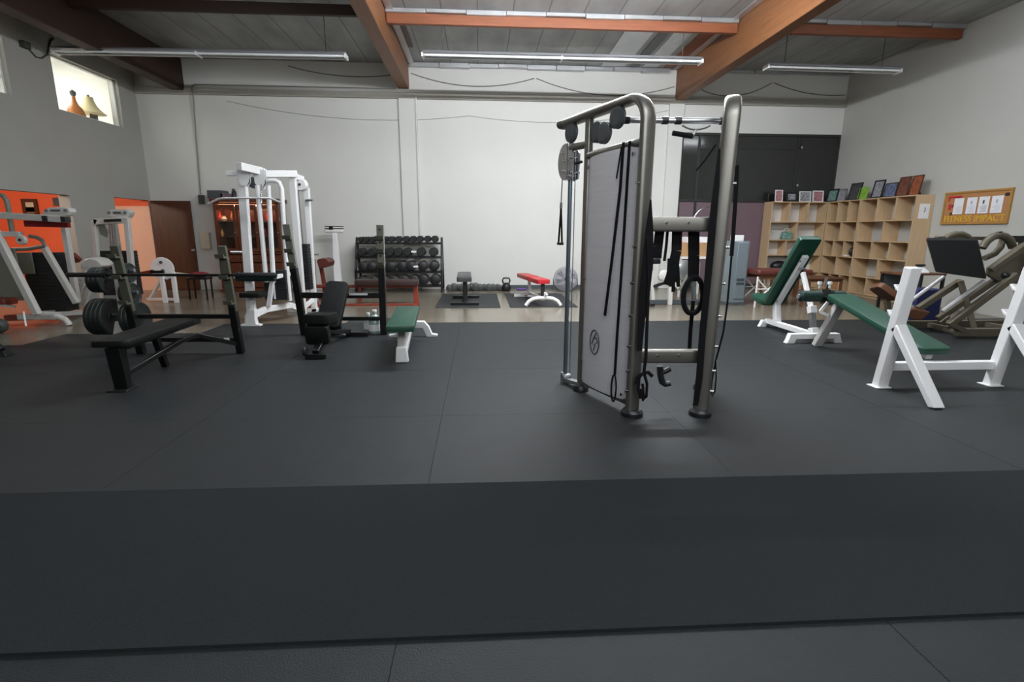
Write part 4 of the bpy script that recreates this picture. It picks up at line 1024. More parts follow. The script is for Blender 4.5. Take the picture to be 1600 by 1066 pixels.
single('small_plate', 'grey weight plate on the floor at the left edge', 'weight plate', mb, 'grey_dumbbell', c)
be = G(9, 559); dx_ = be-V((-5.62, 5.75, 0)); t = Thing('bench_end', 'black bench foot cut off by the left edge of the photo', 'bench', be, dz=RUB)
t.part('foot', MB().hexa([dx_+q_ for q_ in (V((-6.3, 5.75, 0)), V((-5.62, 5.75, 0)), V((-5.62, 5.88, 0)), V((-6.3, 5.88, 0)), V((-6.3, 5.78, .06)), V((-5.66, 5.78, .06)), V((-5.66, 5.86, .06)), V((-6.3, 5.86, .06)))]), 'black_enamel', bevel=.01)
t.part('leg', MB().bar(dx_+V((-5.72, 5.82, .05)), dx_+V((-5.98, 5.86, .3)), .08), 'black_enamel', bevel=.008)
t.part('pad', MB().pad(dx_+V((-6.9, 5.86, .36)), dx_+V((-5.95, 5.86, .36)), .3, .08), 'black_vinyl')

m2 = Thing('row_machine', 'narrow white weight machine standing before the peach doorway', 'exercise machine', (-6.1, 9.6, 0))
y0 = 9.5
m2.part('pulley_cover', MB().prism([A(a, b, y0) for a, b in ((165, 337), (167, 330), (172, 327), (198, 327), (203, 331), (201, 338), (196, 342))], V((0, .14, 0))), WW, bevel=.008)
mk = MB()
for a in (170, 195): mk.cyl(A(a, 332.5, y0), A(a, 332.5, y0-.012), .025, 12)
mk.box(A(177, 332, y0).x, A(189, 332, y0).x, y0-.01, y0-.001, A(180, 334, y0).z, A(180, 331, y0).z)
m2.part('bolt', mk, 'grey_plastic')
m2.part('top_bar', MB().bar(A(148, 347, y0), A(199, 344, y0), .08, .1), WW, bevel=.01)
m2.part('black_strip', MB().bar(A(163, 345, y0-.05), A(189, 344, y0-.05), .02, .045), 'black_plastic')
m2.part('left_post', MB().path([A(152, 343, y0), A(147, 352, y0), A(151, 400, y0), A(156, 466, y0)], .07, .08, up=(0, 1, 0)), WW, bevel=.006)
m2.part('right_post', MB().bar(A(198, 340, y0), A(210, 466, y0), .08, .08, up=(0, 1, 0)), WW, bevel=.006)
for a, b in ((170, 174), (174, 178), (178, 182)): m2.part('guide_rod', MB().cyl(A(a, 346, 9.6), A(b, 395, 9.6), .012, 8), 'steel')
sk = MB(); a, b_ = A(152, 400, 9.55), A(202, 400, 9.55)
for k in range(14): sk.box(a.x, b_.x, 9.55, 9.78, .25+.056*k, .25+.056*k+.053)
m2.part('weight_stack', sk, 'stack_black')
m2.part('shroud', MB().prism([A(a, b, 9.52) for a, b in ((152, 350), (160, 347), (168, 362), (167, 372), (156, 366))], V((0, .03, 0))), 'grey_enamel', bevel=.005)
m2.part('base', MB().path([V((A(156, 466, y0).x, y0, .04)), V((A(210, 466, y0).x, y0, .04))], .08), WW, bevel=.006)
m2.part('base_leg', MB().bar(V((A(186, 466, y0).x, y0-.3, .04)), V((A(186, 466, y0).x, y0+.5, .04)), .08), WW, bevel=.006)

m3 = Thing('seated_machine', 'white machine with a rounded seat shell between the two weight machines', 'exercise machine', (-6.6, 9.0, 0))
y0 = 8.9
m3.part('seat_shell', MB().prism([A(a, b, y0) for a, b in ((124, 420), (126, 411), (132, 405), (140, 403), (150, 405), (157, 411), (160, 416), (150, 421))], V((0, .3, 0))), WW, bevel=.02)
m3.part('frame', MB().bar(A(137, 425, y0), A(118, 482, y0), .07), WW, bevel=.006)
m3.part('frame', MB().bar(A(148, 425, y0), A(131, 478, y0), .06), WW, bevel=.006)
m3.part('arm', MB().bar(A(112, 441, y0), A(148, 430, y0), .045), WW, bevel=.005)
m3.part('arm', MB().bar(A(108, 447, y0), A(135, 444, y0), .04), WW, bevel=.005)
m3.part('base', MB().bar(V((-6.9, y0, .04)), V((-6.25, y0, .04)), .08), WW, bevel=.006)
m3.part('red_stop', MB().bar(A(112, 398, 9.2), A(123, 408, 9.2), .09), 'rust_enamel')

m4 = Thing('leg_machine', 'small white floor machine with a round shield in front of the brown door', 'exercise machine', (-5.8, 10.4, 0))
y0 = 10.4
c = A(254, 420, y0)
sh = MB(); sh.rev(c+V((0, -.015, 0)), c+V((0, .015, 0)), [(0, .17), (0, .215), (.5, .222), (1, .215), (1, .17)], 30)
sd = m4.part('shield', sh, WE, label='round white shield plate')
b = MB()
for a, bb_ in ((251, 410), (254, 423), (257, 438)): b.cyl(A(a, bb_, y0-.02), A(a, bb_, y0-.04), .03, 10)
m4.part('bolt', b, 'black_plastic', parent=sd)
for (a, b_), (c_, d_) in (((252, 428), (259, 474)), ((270, 425), (276, 470))): m4.part('leg', MB().bar(A(a, b_, y0-.05), V((A(c_, d_, y0-.05).x, y0-.05, 0)), .075, .06, up=(0, 1, 0)), WE, bevel=.006)
m4.part('rear_leg', MB().bar(A(252, 437, y0), V((A(234, 463, y0+.15).x, y0+.15, .06)), .05), WE, bevel=.005)
m4.part('base_rail', MB().bar(V((A(222, 463, y0).x, y0+.15, .05)), V((A(274, 460, y0).x, y0+.05, .06)), .05), WE, bevel=.005)
m4.part('lever', MB().bar(A(205, 431, y0-.1), A(240, 424, y0-.1), .05, .07), 'rust_enamel', label='dark rust-red lever arm', bevel=.005)
m4.part('lever', MB().bar(A(236, 425, y0-.1), A(256, 425, y0-.1), .05, .05), 'black_enamel')
m4.part('handle', MB().bar(A(270, 427, y0), A(296, 430, y0-.05), .035, .05), 'cream', label='cream handle arm', bevel=.006)
single('red_bag', 'small red bag lying on a low stool before the brown door', 'bag', MB().ball(A(312, 429, 10.9), .17, (1.15, .6, .33)), 'red_fabric', A(312, 429, 10.9))
t = Thing('stool', 'low dark stool carrying the red bag beside the brown door', 'stool', (A(312, 440, 10.9).x, 10.9, 0))
zs = A(312, 429, 10.9).z-.055
xx = A(312, 440, 10.9).x
t.part('seat', MB().box(xx-.2, xx+.2, 10.76, 11.04, zs-.04, zs), 'black_enamel', bevel=.005)
for sx in (-.17, .17):
    for sy in (10.79, 11.01): t.part('leg', MB().bar(V((xx+sx, sy, 0)), V((xx+sx, sy, zs-.04)), .025), 'black_enamel')

# ------------------------------------------------------------------ medical scale by the wall
b = V((A(526, 440, 12.25).x, 12.25, 0))
sc = Thing('beam_scale', 'white upright weighing scale against the back wall, left of the dumbbell rack', 'scale', b)
sc.part('platform', MB().box(b.x-.18, b.x+.2, 11.95, 12.45, .02, .09), WE, bevel=.01)
sc.part('column', MB().hexa([b+V((-.085, .06, .09)), b+V((.105, .06, .09)), b+V((.105, .14, .09)), b+V((-.085, .14, .09)), b+V((-.05, .07, 1.36)), b+V((.055, .07, 1.36)), b+V((.055, .13, 1.36)), b+V((-.05, .13, 1.36))]), WE, bevel=.01)
hd = MB(); hd.rev(b+V((-.22, .08, 1.385)), b+V((.22, .08, 1.385)), [(0, .015), (.06, .04), (.94, .04), (1, .015)], 14)
sc.part('head', hd, WE)
bm = MB(); bm.tube([b+V((-.2+.0*a, .06, 0))+V((.42*(1 if 0 < a < 3 else 0), 0, 1.44+(.05 if a in (2, 3) else 0))) for a in (0, 1, 2, 3)], .011, 8, True)
sc.part('beam', bm, 'black_enamel'); sc.part('poise', MB().box(b.x-.1, b.x-.02, 12.27, 12.35, 1.42, 1.48), 'black_enamel', bevel=.006)

# ------------------------------------------------------------------ dumbbell rack and its dumbbells
yk = 12.25
dr = Thing('dumbbell_rack', 'black four-tier dumbbell rack against the back wall', 'rack', (-1.88, yk, 0))
xl, xr = A(558, 400, yk).x, A(690.5, 400, yk).x
for x, lab in ((xl, 0), (xr, 1)):
    dr.part('side_frame', MB().path([V((x, yk-.25, 0)), V((x, yk-.22, .5)), V((x, yk+.1, 1.24))], .05, .07, up=(0, 1, 0)), 'black_enamel', bevel=.005)
    dr.part('rear_leg', MB().bar(V((x, yk+.3, 0)), V((x, yk+.1, 1.1)), .05), 'black_enamel', bevel=.005)
    dr.part('foot', MB().bar(V((x, yk-.3, .025)), V((x, yk+.35, .025)), .05), 'black_enamel', bevel=.005)
tiers = [(379.5, 12.3), (401.5, 12.2), (424.5, 12.08), (446.5, 11.98)]
tz = []
for py, y in tiers:
    z = A(625, py, y-.1).z; tz.append((z, y))
    dr.part('shelf_rail', MB().box(xl, xr, y-.13, y-.09, z-.035, z+.012), 'black_enamel', bevel=.004)
    dr.part('shelf_rail', MB().box(xl, xr, y+.09, y+.13, z-.035, z+.012), 'black_enamel', bevel=.004)
def make_dumbbell(name, label, group, r, L, loc, mt):
    t = Thing(name, label, 'dumbbell', loc, group)
    loc = V(loc)
    for s in (-1, 1):
        c0 = loc+V((0, s*L*.28, r)); c1 = loc+V((0, s*L*.5, r))
        t.part('head', MB().rev(c0, c1, [(0, r*.85), (.15, r), (.85, r), (1, r*.85)], 10), mt)
    t.part('handle', MB().cyl(loc+V((0, -L*.29, r)), loc+V((0, L*.29, r)), .016, 10), 'steel')
    return t.o
rows_px = [[565.7, 574.3, 584, 594, 603.6, 613, 623.9, 635.7, 646.4, 657, 668.7, 680], [567, 583.3, 598, 610.4, 623.3, 638, 658.8, 678], [569.5, 582.8, 597, 612, 629.5, 643, 661.6, 679], [568, 586, 602, 617, 633, 648, 663, 681]]
rad = [(.062, .078), (.095, .1), (.108, .116), (.104, .125)]
for ti, xs_ in enumerate(rows_px):
    z, y = tz[ti]
    for i, px in enumerate(xs_):
        r = rad[ti][0]+(rad[ti][1]-rad[ti][0])*i/(len(xs_)-1)
        if i == 0:
            proto = make_dumbbell('dumbbell', '', 'dumbbells on the black rack', 1.0*rad[ti][0], .34, (0, 0, 0), 'dumbbell_iron')
            o = proto
        else: o = copy_tree(proto)
        s = r/rad[ti][0]
        o.location = (A(px, tiers[ti][0], y).x, y, z+.012); o.scale = (s, min(s, 1.05), s)
        tiern = ['top', 'second', 'third', 'bottom'][ti]
        o['label'] = 'black dumbbell on the rack, %s tier, %s from the left' % (tiern, ORD[i])
# paper notes pushed between the dumbbells
for px, py, ti, lab in ((647.5, 393, 1, 'second'), (651, 416, 2, 'third')):
    c = A(px, py, tiers[ti][1]-.05)
    single('paper_note', 'white paper note between dumbbells on the %s tier of the rack' % lab, 'paper', MB().box(c.x-.055, c.x+.055, c.y-.14, c.y+.1, c.z-.02, c.z+.015), 'paper', c)
# small dumbbells lined up on the floor and the kettlebell
dm_ = None
for i, px in enumerate((702, 709, 716, 722.5, 730, 737, 743, 750, 757, 764, 771, 778, 783)):
    r = (.085, .1, .085, .1, .09, .1, .11, .09, .085, .095, .09, .085, .075)[i]
    if i == 0: o = make_dumbbell('small_dumbbell', '', 'small dumbbells on the floor', .09, .26, (0, 0, 0), 'grey_dumbbell'); dm_ = o
    else: o = copy_tree(dm_)
    o.location = (A(px, 450, 12.35).x, 12.3+.07*(i % 3), 0); o.scale = (r*.84/.09,)*3
    o['label'] = 'small grey dumbbell on the floor by the back wall, %s from the left' % (ORD+['thirteenth'])[i]
b = V((A(791, 452, 12.2).x, 12.2, 0))
kb = Thing('kettlebell', 'dark kettlebell on the floor between the dumbbell row and the red bench', 'kettlebell', b)
kb.part('body', MB().rev(b, b+V((0, 0, .2)), [(0, .07), (.08, .095), (.45, .115), (.8, .085), (1, .04)], 18), 'dumbbell_iron')
kb.part('handle', MB().tube([b+V((x, 0, z)) for x, z in ((-.06, .16), (-.09, .25), (-.07, .3), (0, .31), (.07, .3), (.09, .25), (.06, .16))], .018, 10), 'dumbbell_iron')
b = V((A(815, 449, 12.4).x, 12.4, 0))
single('exercise_band', 'small purple rubber band on the floor by the back wall', 'band', MB().tube([b+V((.1*math.cos(i*PI/10), .06*math.sin(i*PI/10), .02)) for i in range(20)], .02, 8, True), 'purple_rubber', b)

# ------------------------------------------------------------------ preacher bench, red framed bench
pb = Thing('preacher_bench', 'rust-brown preacher curl bench behind the white tower', 'bench', (-3.35, 11.0, 0))
y0 = 11.0
pb.part('base_frame', MB().path([A(479, 448, y0), A(507, 448, y0)], .06, .07), 'rust_enamel', bevel=.005)
pb.part('post', MB().bar(A(490, 405, y0), A(492, 448, y0), .06, up=(0, 1, 0)), 'rust_enamel', bevel=.005)
pb.part('top_plate', MB().bar(A(485, 398, y0), A(497, 398, y0), .1, .03), 'grey_enamel')
pb.part('pad_post', MB().bar(A(500, 408, y0), A(507, 446, y0), .07, up=(0, 1, 0)), 'rust_enamel', bevel=.005)
pp = MB(); pp.prism([A(a, b, y0-.2) for a, b in ((494.5, 408), (497, 405), (505, 403.5), (511, 405), (515, 410), (513.5, 416), (508, 418.5), (503, 417), (502, 420), (498.5, 420))], V((0, .4, 0)))
pb.part('arm_pad', pp, 'brown_vinyl', bevel=.012)
pb.part('seat', MB().bar(A(510, 443, y0), A(520, 443, y0), .3, .05), 'grey_dumbbell', bevel=.01)
for x in (A(482, 448, y0).x, A(506, 448, y0).x): pb.part('foot', MB().bar(V((x, y0-.3, .03)), V((x, y0+.3, .03)), .06), 'rust_enamel', bevel=.005); pb.part('leg', MB().bar(V((x, y0, .03)), V((x, y0, A(490, 448, y0).z)), .06), 'rust_enamel', bevel=.005)

rb = Thing('red_frame_bench', 'long low bench with rust-red frame and dark brown pad before the dumbbell rack', 'bench', (-1.8, 9.9, 0))
y0 = 9.85
rb.part('pad', MB().pad(A(556, 441, y0), A(654, 441, y0), .3, .10, rnd=.05), 'dark_brown_vinyl')
rb.part('end_leg', MB().bar(A(648.5, 443, y0), V((A(651, 478, y0).x, y0, 0)), .09, .07, up=(0, 1, 0)), 'red_enamel', bevel=.006)
rb.part('base_rail', MB().bar(A(486, 478, y0), A(652, 477, y0), .06, .075), 'red_enamel', bevel=.006)
rb.part('pad_rail', MB().bar(A(490, 447, y0), A(650, 448, y0), .05, .05), 'rust_enamel', bevel=.005)
rb.part('front_leg', MB().bar(A(562, 448, y0), V((A(562, 470, y0).x, y0, .06)), .06), 'rust_enamel', bevel=.005)
rb.part('cross_foot', MB().bar(V((A(651, 478, y0).x, y0-.28, .025)), V((A(651, 478, y0).x, y0+.28, .025)), .05), 'red_enamel', bevel=.005)
rb.part('cross_foot', MB().bar(V((A(489, 478, y0).x, y0-.28, .025)), V((A(489, 478, y0).x, y0+.28, .025)), .05), 'red_enamel', bevel=.005)
rb.part('end_post', MB().bar(V((A(489, 478, y0).x, y0, .03)), V((A(491, 440, y0).x, y0, A(491, 446, y0).z)), .06), 'rust_enamel', bevel=.005)

# ------------------------------------------------------------------ small benches on the mats, fan
tb = Thing('utility_bench', 'small upright bench with sheen-greyed black pad and black base on the left rear mat', 'bench', (-.27, 10.0, 0), dz=.012)
x0 = A(726, 440, 9.9).x
tb.part('pad', MB().pad(V((x0, 9.62, .5)), V((x0-.03, 10.9, .5)), .28, .09, rnd=.03), 'sheen_grey_vinyl')
tb.part('post', MB().bar(V((x0, 9.85, .05)), V((x0, 9.85, .46)), .07), 'black_enamel', bevel=.005)
tb.part('spine', MB().bar(V((x0, 9.75, .05)), V((x0, 10.8, .05)), .06), 'black_enamel', bevel=.005)
tb.part('front_foot', MB().bar(V((x0-.27, 9.75, .03)), V((x0+.27, 9.75, .03)), .07, .055), 'black_enamel', bevel=.006)
tb.part('rear_foot', MB().bar(V((x0-.28, 10.8, .03)), V((x0+.28, 10.8, .03)), .07, .055), 'black_enamel', bevel=.006)
tb.part('rear_post', MB().bar(V((x0, 10.7, .05)), V((x0, 10.7, .46)), .06), 'black_enamel', bevel=.005)

rd = Thing('red_bench', 'bench with bright red pad and white arched foot on the right rear mat', 'bench', (1.2, 10.0, 0), dz=.012)
xa = A(849, 446, 9.55).x
rd.part('pad', MB().pad(V((xa, 9.45, .47)), V((xa-.10, 10.0, .47)), .25, .08, rnd=.04), 'red_vinyl')
rd.part('backrest', MB().pad(V((xa-.11, 10.05, .47)), V((xa-.27, 11.1, .46)), .25, .08, rnd=.04), 'red_vinyl')
rd.part('post', MB().bar(V((xa, 9.62, .12)), V((xa, 9.66, .44)), .07), 'black_enamel', bevel=.005)
rd.part('spine', MB().path([V((xa, 9.55, .14)), V((xa-.15, 10.6, .12)), V((xa-.2, 11.0, .06))], .06), 'white_enamel', bevel=.005)
yq = 9.52
rd.part('front_foot', MB().tube([V((xa+s, yq, z)) for s, z in ((-.33, .02), (-.27, .1), (-.18, .15), (-.08, .16), (.08, .16), (.18, .15), (.27, .1), (.33, .02))], .036, 12), 'white_enamel')
rd.part('rear_foot', MB().bar(V((xa-.45, 11.0, .03)), V((xa+.05, 11.0, .03)), .06), 'white_enamel', bevel=.005)
rd.part('rear_post', MB().bar(V((xa-.16, 10.5, .14)), V((xa-.18, 10.5, .5)), .06), 'white_enamel', bevel=.005)
rd.part('adjust_lever', MB().path([V((xa+.02, 9.5, .16)), V((xa+.02, 9.48, .27)), V((xa+.07, 9.46, .22))], .03), 'white_enamel')

b = V((A(884, 440, 12.1).x, 12.1, 0)); cz = A(884, 436, 12.1).z; R_ = .285
fn = Thing('floor_fan', 'round grey floor fan by the back wall behind the cable machine', 'fan', b)
c = V((b.x, 12.1, cz))
for k in range(6):
    a = k*PI/3; bl = MB()
    pts = [c+V((.05*math.cos(a+.3), -.02, .05*math.sin(a+.3))), c+V((.24*math.cos(a), -.035, .24*math.sin(a))), c+V((.24*math.cos(a+.55), .03, .24*math.sin(a+.55))), c+V((.06*math.cos(a+.8), .03, .06*math.sin(a+.8)))]
    bl.prism(pts, V((0, .004, 0))); fn.part('blade', bl, 'grey_plastic')
gr = MB()
for rr, yy in ((1, 0), (.9, -.03), (.8, -.05), (.7, -.06), (.6, -.07), (.5, -.075), (.4, -.08), (.3, -.08), (.2, -.08)):
    gr.tube([c+V((R_*rr*math.cos(i*PI/16), yy, R_*rr*math.sin(i*PI/16))) for i in range(32)], .006, 6, True)
    gr.tube([c+V((R_*rr*math.cos(i*PI/16), -yy+.0 if yy else .06, R_*rr*math.sin(i*PI/16))) for i in range(32)], .005, 6, True)
for k in range(44):
    a = k*PI/22; gr.tube([c+V((.05*math.cos(a), -.08, .05*math.sin(a))), c+V((R_*.6*math.cos(a), -.07, R_*.6*math.sin(a))), c+V((R_*math.cos(a), 0, R_*math.sin(a)))], .004, 5)
fn.part('grille', gr, 'fixture_metal')
fn.part('motor', MB().cyl(c+V((0, -.03, 0)), c+V((0, .14, 0)), .08, 18), 'grey_plastic')
st_ = MB(); st_.tube([c+V((-R_, .03, 0)), c+V((-R_*1.02, .03, -.2)), V((c.x-.2, c.y+.03, .02)), V((c.x+.2, c.y+.03, .02)), c+V((R_*1.02, .03, -.2)), c+V((R_, .03, 0))], .014, 8)
fn.part('stand', st_, 'grey_plastic')
# ------------------------------------------------------------------ green incline bench at the right
X0 = 4.3
gb = Thing('utility_bench', 'upright green-padded bench with white frame, in front of the wooden cubbies', 'bench', (X0, 6.8, 0), dz=RUB)
pt_ = lambda y, z, dx=0: V((X0+dx, y, z))
gb.part('backrest', MB().pad(pt_(7.22, .37), pt_(6.53, 1.32), .29, .075, up=(0, 1, .7), rnd=.03), 'green_vinyl')
gb.part('seat', MB().pad(pt_(7.24, .37), pt_(7.62, .43), .28, .08, rnd=.05), 'green_vinyl')
gb.part('back_support', MB().bar(pt_(7.12, .34), pt_(6.58, 1.08), .075, .05, up=(0, -1, -.7)), 'white_enamel', bevel=.006)
gb.part('support_strut', MB().bar(pt_(6.60, .86), pt_(6.30, .36), .05, .05), 'white_enamel', bevel=.005)
sl = gb.part('slide_post', MB().bar(pt_(6.32, .40), pt_(6.22, .1), .06, .06), 'steel', label='grey steel lower half of the strut')
gb.part('collar', MB().bar(pt_(6.335, .45), pt_(6.30, .36), .085, .085), 'white_enamel', bevel=.006)
gb.part('collar', MB().bar(pt_(6.245, .18), pt_(6.22, .10), .09, .09), 'white_enamel', bevel=.006)
gb.part('rear_post', MB().bar(pt_(7.12, .36), pt_(7.05, .08), .08, .09), 'white_enamel', bevel=.006)
gb.part('spine', MB().bar(pt_(7.32, .09), pt_(6.18, .09), .075, .07), 'white_enamel', bevel=.006)
def arch_foot(T, xa, xb, y, h, w, mt_, nm='front_foot'):
    f = MB(); d = w/2
    f.prism([V((xa, y-d, 0)), V((xa+.02, y-d, .03)), V((xa+.05, y-d, h)), V((xb-.05, y-d, h)), V((xb-.02, y-d, .03)), V((xb, y-d, 0)), V((xb-.11, y-d, 0)), V((xb-.13, y-d, h*.45)), V((xa+.13, y-d, h*.45)), V((xa+.11, y-d, 0))], V((0, w, 0)))
    return T.part(nm, f, mt_, bevel=.006)
arch_foot(gb, 3.89, 4.64, 6.17, .125, .08, 'white_enamel')
arch_foot(gb, 4.17, 4.45, 7.32, .1, .07, 'white_enamel', 'rear_foot')
b = MB(); 
for y, z in ((6.62, 1.03), (6.63, .93), (7.05, .44)): b.cyl(pt_(y, z-.02, -.045), pt_(y, z-.02, .045), .013, 10)
gb.part('bolt', b, 'steel')

# ------------------------------------------------------------------ white decline press bench, right foreground
db = Thing('decline_bench', 'big white decline press bench with green pad at the right', 'bench', (4.2, 4.6, 0), dz=RUB)
for X in (3.67, 4.76):
    p = lambda y, z: V((X, y, z))
    up = db.part('upright', MB().bar(p(4.30, 0), p(4.15, 1.10), .10, .085, up=(0, 1, 0)), 'white_enamel', bevel=.008)
    db.part('front_leg', MB().bar(p(4.20, .58), p(3.70, -.01), .10, .075, up=(0, -1, 1)), 'white_enamel', bevel=.008)
    db.part('foot', MB().box(X-.085, X+.06, 4.23, 4.36, 0, .012), 'white_enamel', bevel=.004)
    for z in (.90, .67):
        y = 4.30-(z/1.10)*.15+.04; h = MB()
        h.prism([p(y-.01, z-.03)+V((-.03, 0, 0)), p(y+.05, z-.005)+V((-.03, 0, 0)), p(y+.08, z+.04)+V((-.03, 0, 0)), p(y+.06, z+.045)+V((-.03, 0, 0)), p(y+.035, z+.015)+V((-.03, 0, 0)), p(y-.01, z+.005)+V((-.03, 0, 0))], V((.06, 0, 0)))
        db.part('bar_hook', h, 'white_enamel', parent=up, bevel=.006)
db.part('crossbar', MB().bar(V((3.67, 4.30, .195)), V((4.76, 4.30, .195)), .075, .075), 'white_enamel', bevel=.006)
pa, pb = V((4.20, 5.72, .66)), V((4.22, 4.36, .31))
db.part('pad', MB().pad(pa, pb, .32, .06, rnd=.05), 'green_vinyl')
db.part('spine', MB().bar(pa+V((0, -.05, -.06)), pb+V((0, .06, -.06)), .06, .06), 'white_enamel', bevel=.005)
db.part('far_leg', MB().bar(V((4.2, 5.66, .61)), V((4.19, 5.98, .0)), .10, .08, up=(0, 1, 0)), 'worn_white_enamel', bevel=.008)
db.part('roller_bracket', MB().path([V((4.2, 5.72, .62)), V((4.2, 5.90, .57)), V((4.2, 6.0, .68))], .13, .10), 'black_enamel', bevel=.01)
for y, z, xa, xb in ((5.93, .63, 3.86, 4.13), (5.93, .63, 4.27, 4.42)):
    lo = V((xa, y, z)); hi = V((xb, y, z))
    rl = db.part('ankle_roller', MB().rev(lo, hi, [(0, .05), (.05, .068), (.95, .068), (1, .05)], 18), 'dark_green_foam', label='dark green foam ankle roller')
    e = lo if xa < 4.2 else hi; sgn = -1 if xa < 4.2 else 1
    db.part('end_cap', MB().cyl(e, e+V((sgn*.025, 0, 0)), .03, 12), 'chrome', parent=rl)
db.part('adjust_lever', MB().path([V((4.12, 5.78, .58)), V((4.05, 5.8, .46)), V((4.14, 5.76, .42))], .03), 'white_enamel')
for x in (4.14, 4.27): db.part('top_knob', MB().rev(V((x, 6.0, .72)), V((x, 6.0, .80)), [(0, .012), (.5, .014), (.6, .026), (1, .024)], 12), 'white_enamel')
db.part('pull_pin', MB().cyl(V((4.2, 5.98, .86)), V((4.2, 5.98, .74)), .016, 10), 'chrome')

# ------------------------------------------------------------------ bronze leg press
lp = Thing('leg_press', 'large bronze-grey leg press with black carriage pad at the right edge', 'exercise machine', (7.0, 6.9, 0), dz=RUB)
BZ = 'bronze_frame'
f4 = [A(1446, 375, 6.7), A(1527, 377, 6.55), A(1541, 438, 6.25), A(1461, 427, 6.4)]
lp.part('carriage_pad', MB().prism(f4, V((.10, .10, .02))), 'black_vinyl', bevel=.015)
for (a, b), (c, d), y1, y2 in (((1423, 471.5), (1474, 434), 6.9, 6.9), ((1472, 488), (1537, 440.5), 6.4, 6.4)):
    lp.part('chrome_rail', MB().cyl(A(a, b, y1), A(c, d, y2), .026, 12), 'polished_steel')
for (a, b), (c, d), y1, y2, w_ in (((1434, 484), (1500, 441), 6.8, 6.8, .07), ((1482, 510), (1588, 431), 6.35, 6.35, .07), ((1465, 500), (1560, 436), 6.7, 6.7, .06)):
    lp.part('frame_rail', MB().bar(A(a, b, y1), A(c, d, y2), w_, .08), BZ, bevel=.006)
lp.part('side_plate', MB().prism([A(a, b, 6.6) for a, b in ((1544, 432), (1546, 420), (1590, 388), (1604, 380), (1640, 380), (1640, 440), (1600, 446), (1560, 442))], V((0, .05, 0))), BZ, label='bronze-grey side plate', bevel=.01)
lp.part('diagonal_beam', MB().bar(A(1547, 424, 6.45), A(1640, 358, 6.45), .07, .07), BZ, bevel=.008)
lp.part('plate_arm', MB().tube([A(a, b, 6.75) for a, b in ((1534, 389), (1541, 379), (1552, 371), (1561, 369), (1570, 371), (1578, 377), (1582, 388))], .05, 12), BZ)
lp.part('plate_arm', MB().tube([A(a, b, 6.8) for a, b in ((1538, 405), (1554, 398), (1563, 388), (1567, 376))], .04, 12), BZ)
lp.part('arm_knob', MB().cyl(A(1561, 369, 6.75), A(1561, 363.5, 6.75), .035, 12), 'black_plastic')
lp.part('hoop', MB().tube([A(a, b, 7.0) for a, b in ((1474, 376), (1482, 371), (1492, 367.5), (1502, 367.5), (1510, 371), (1516, 377))], .045, 12), BZ)
lp.part('upper_bar', MB().bar(A(1462, 373.5, 7.0), A(1545, 374, 7.0), .06, .05), BZ, bevel=.006)
lp.part('upper_bar', MB().bar(A(1574, 375, 6.9), A(1650, 375, 6.9), .07, .09), 'black_enamel', bevel=.006)
lp.part('knob', MB().ball(A(1571, 432, 6.4), .05), 'black_plastic')
st = MB(); st.prism([A(a, b, 6.75) for a, b in ((1417, 486), (1430, 484), (1455, 489.5), (1439, 503), (1424, 500))], V((.02, .22, .03)))
lp.part('seat', st, 'brown_wood', label='tan-brown seat pad', bevel=.015)
bs = MB(); bs.pad(A(1367, 447, 7.1), A(1396, 468, 7.0), .3, .09, up=(1, 0, 1), rnd=.06)
lp.part('head_pad', bs, 'brown_wood', label='tan-brown rounded back pad', bevel=.01)
lp.part('pad_post', MB().bar(A(1385, 464, 7.1), V((A(1390, 490, 7.1).x, 7.1, .15)), .06), BZ)
zf = V((0, 0, 0))
p1, p2 = V((6.1, 7.05, .07)), V((8.3, 7.05, .07)); lp.part('base_rail', MB().bar(p1, p2, .08, .1), BZ, bevel=.006)
p3, p4 = V((6.45, 6.42, .07)), V((8.3, 6.42, .07)); lp.part('base_rail', MB().bar(p3, p4, .08, .1), BZ, bevel=.006)
for x in (6.6, 7.5, 8.25): lp.part('cross_tie', MB().bar(V((x, 6.42, .06)), V((x, 7.05, .06)), .07), BZ, bevel=.005)
lp.part('front_post', MB().bar(V((6.62, 6.42, .06)), A(1484, 508, 6.35), .06), BZ)
lp.part('front_post', MB().bar(V((6.2, 7.05, .06)), A(1424, 480, 6.85), .06), BZ)
lp.part('tall_post', MB().bar(V((7.9, 6.95, .05)), A(1600, 376, 6.9), .09), BZ, bevel=.006)
lp.part('tall_post', MB().bar(V((7.75, 6.5, .05)), A(1612, 400, 6.55), .09), BZ, bevel=.006)
lp.part('middle_post', MB().bar(V((6.9, 6.6, .05)), A(1500, 440, 6.75), .07), BZ, bevel=.006)
for k, (px, py) in enumerate(((1487, 497), (1500, 505))):
    lp.part('foot_lever', MB().bar(A(px-18, py+9, 6.45), A(px-4, py-1, 6.45), .03), BZ)

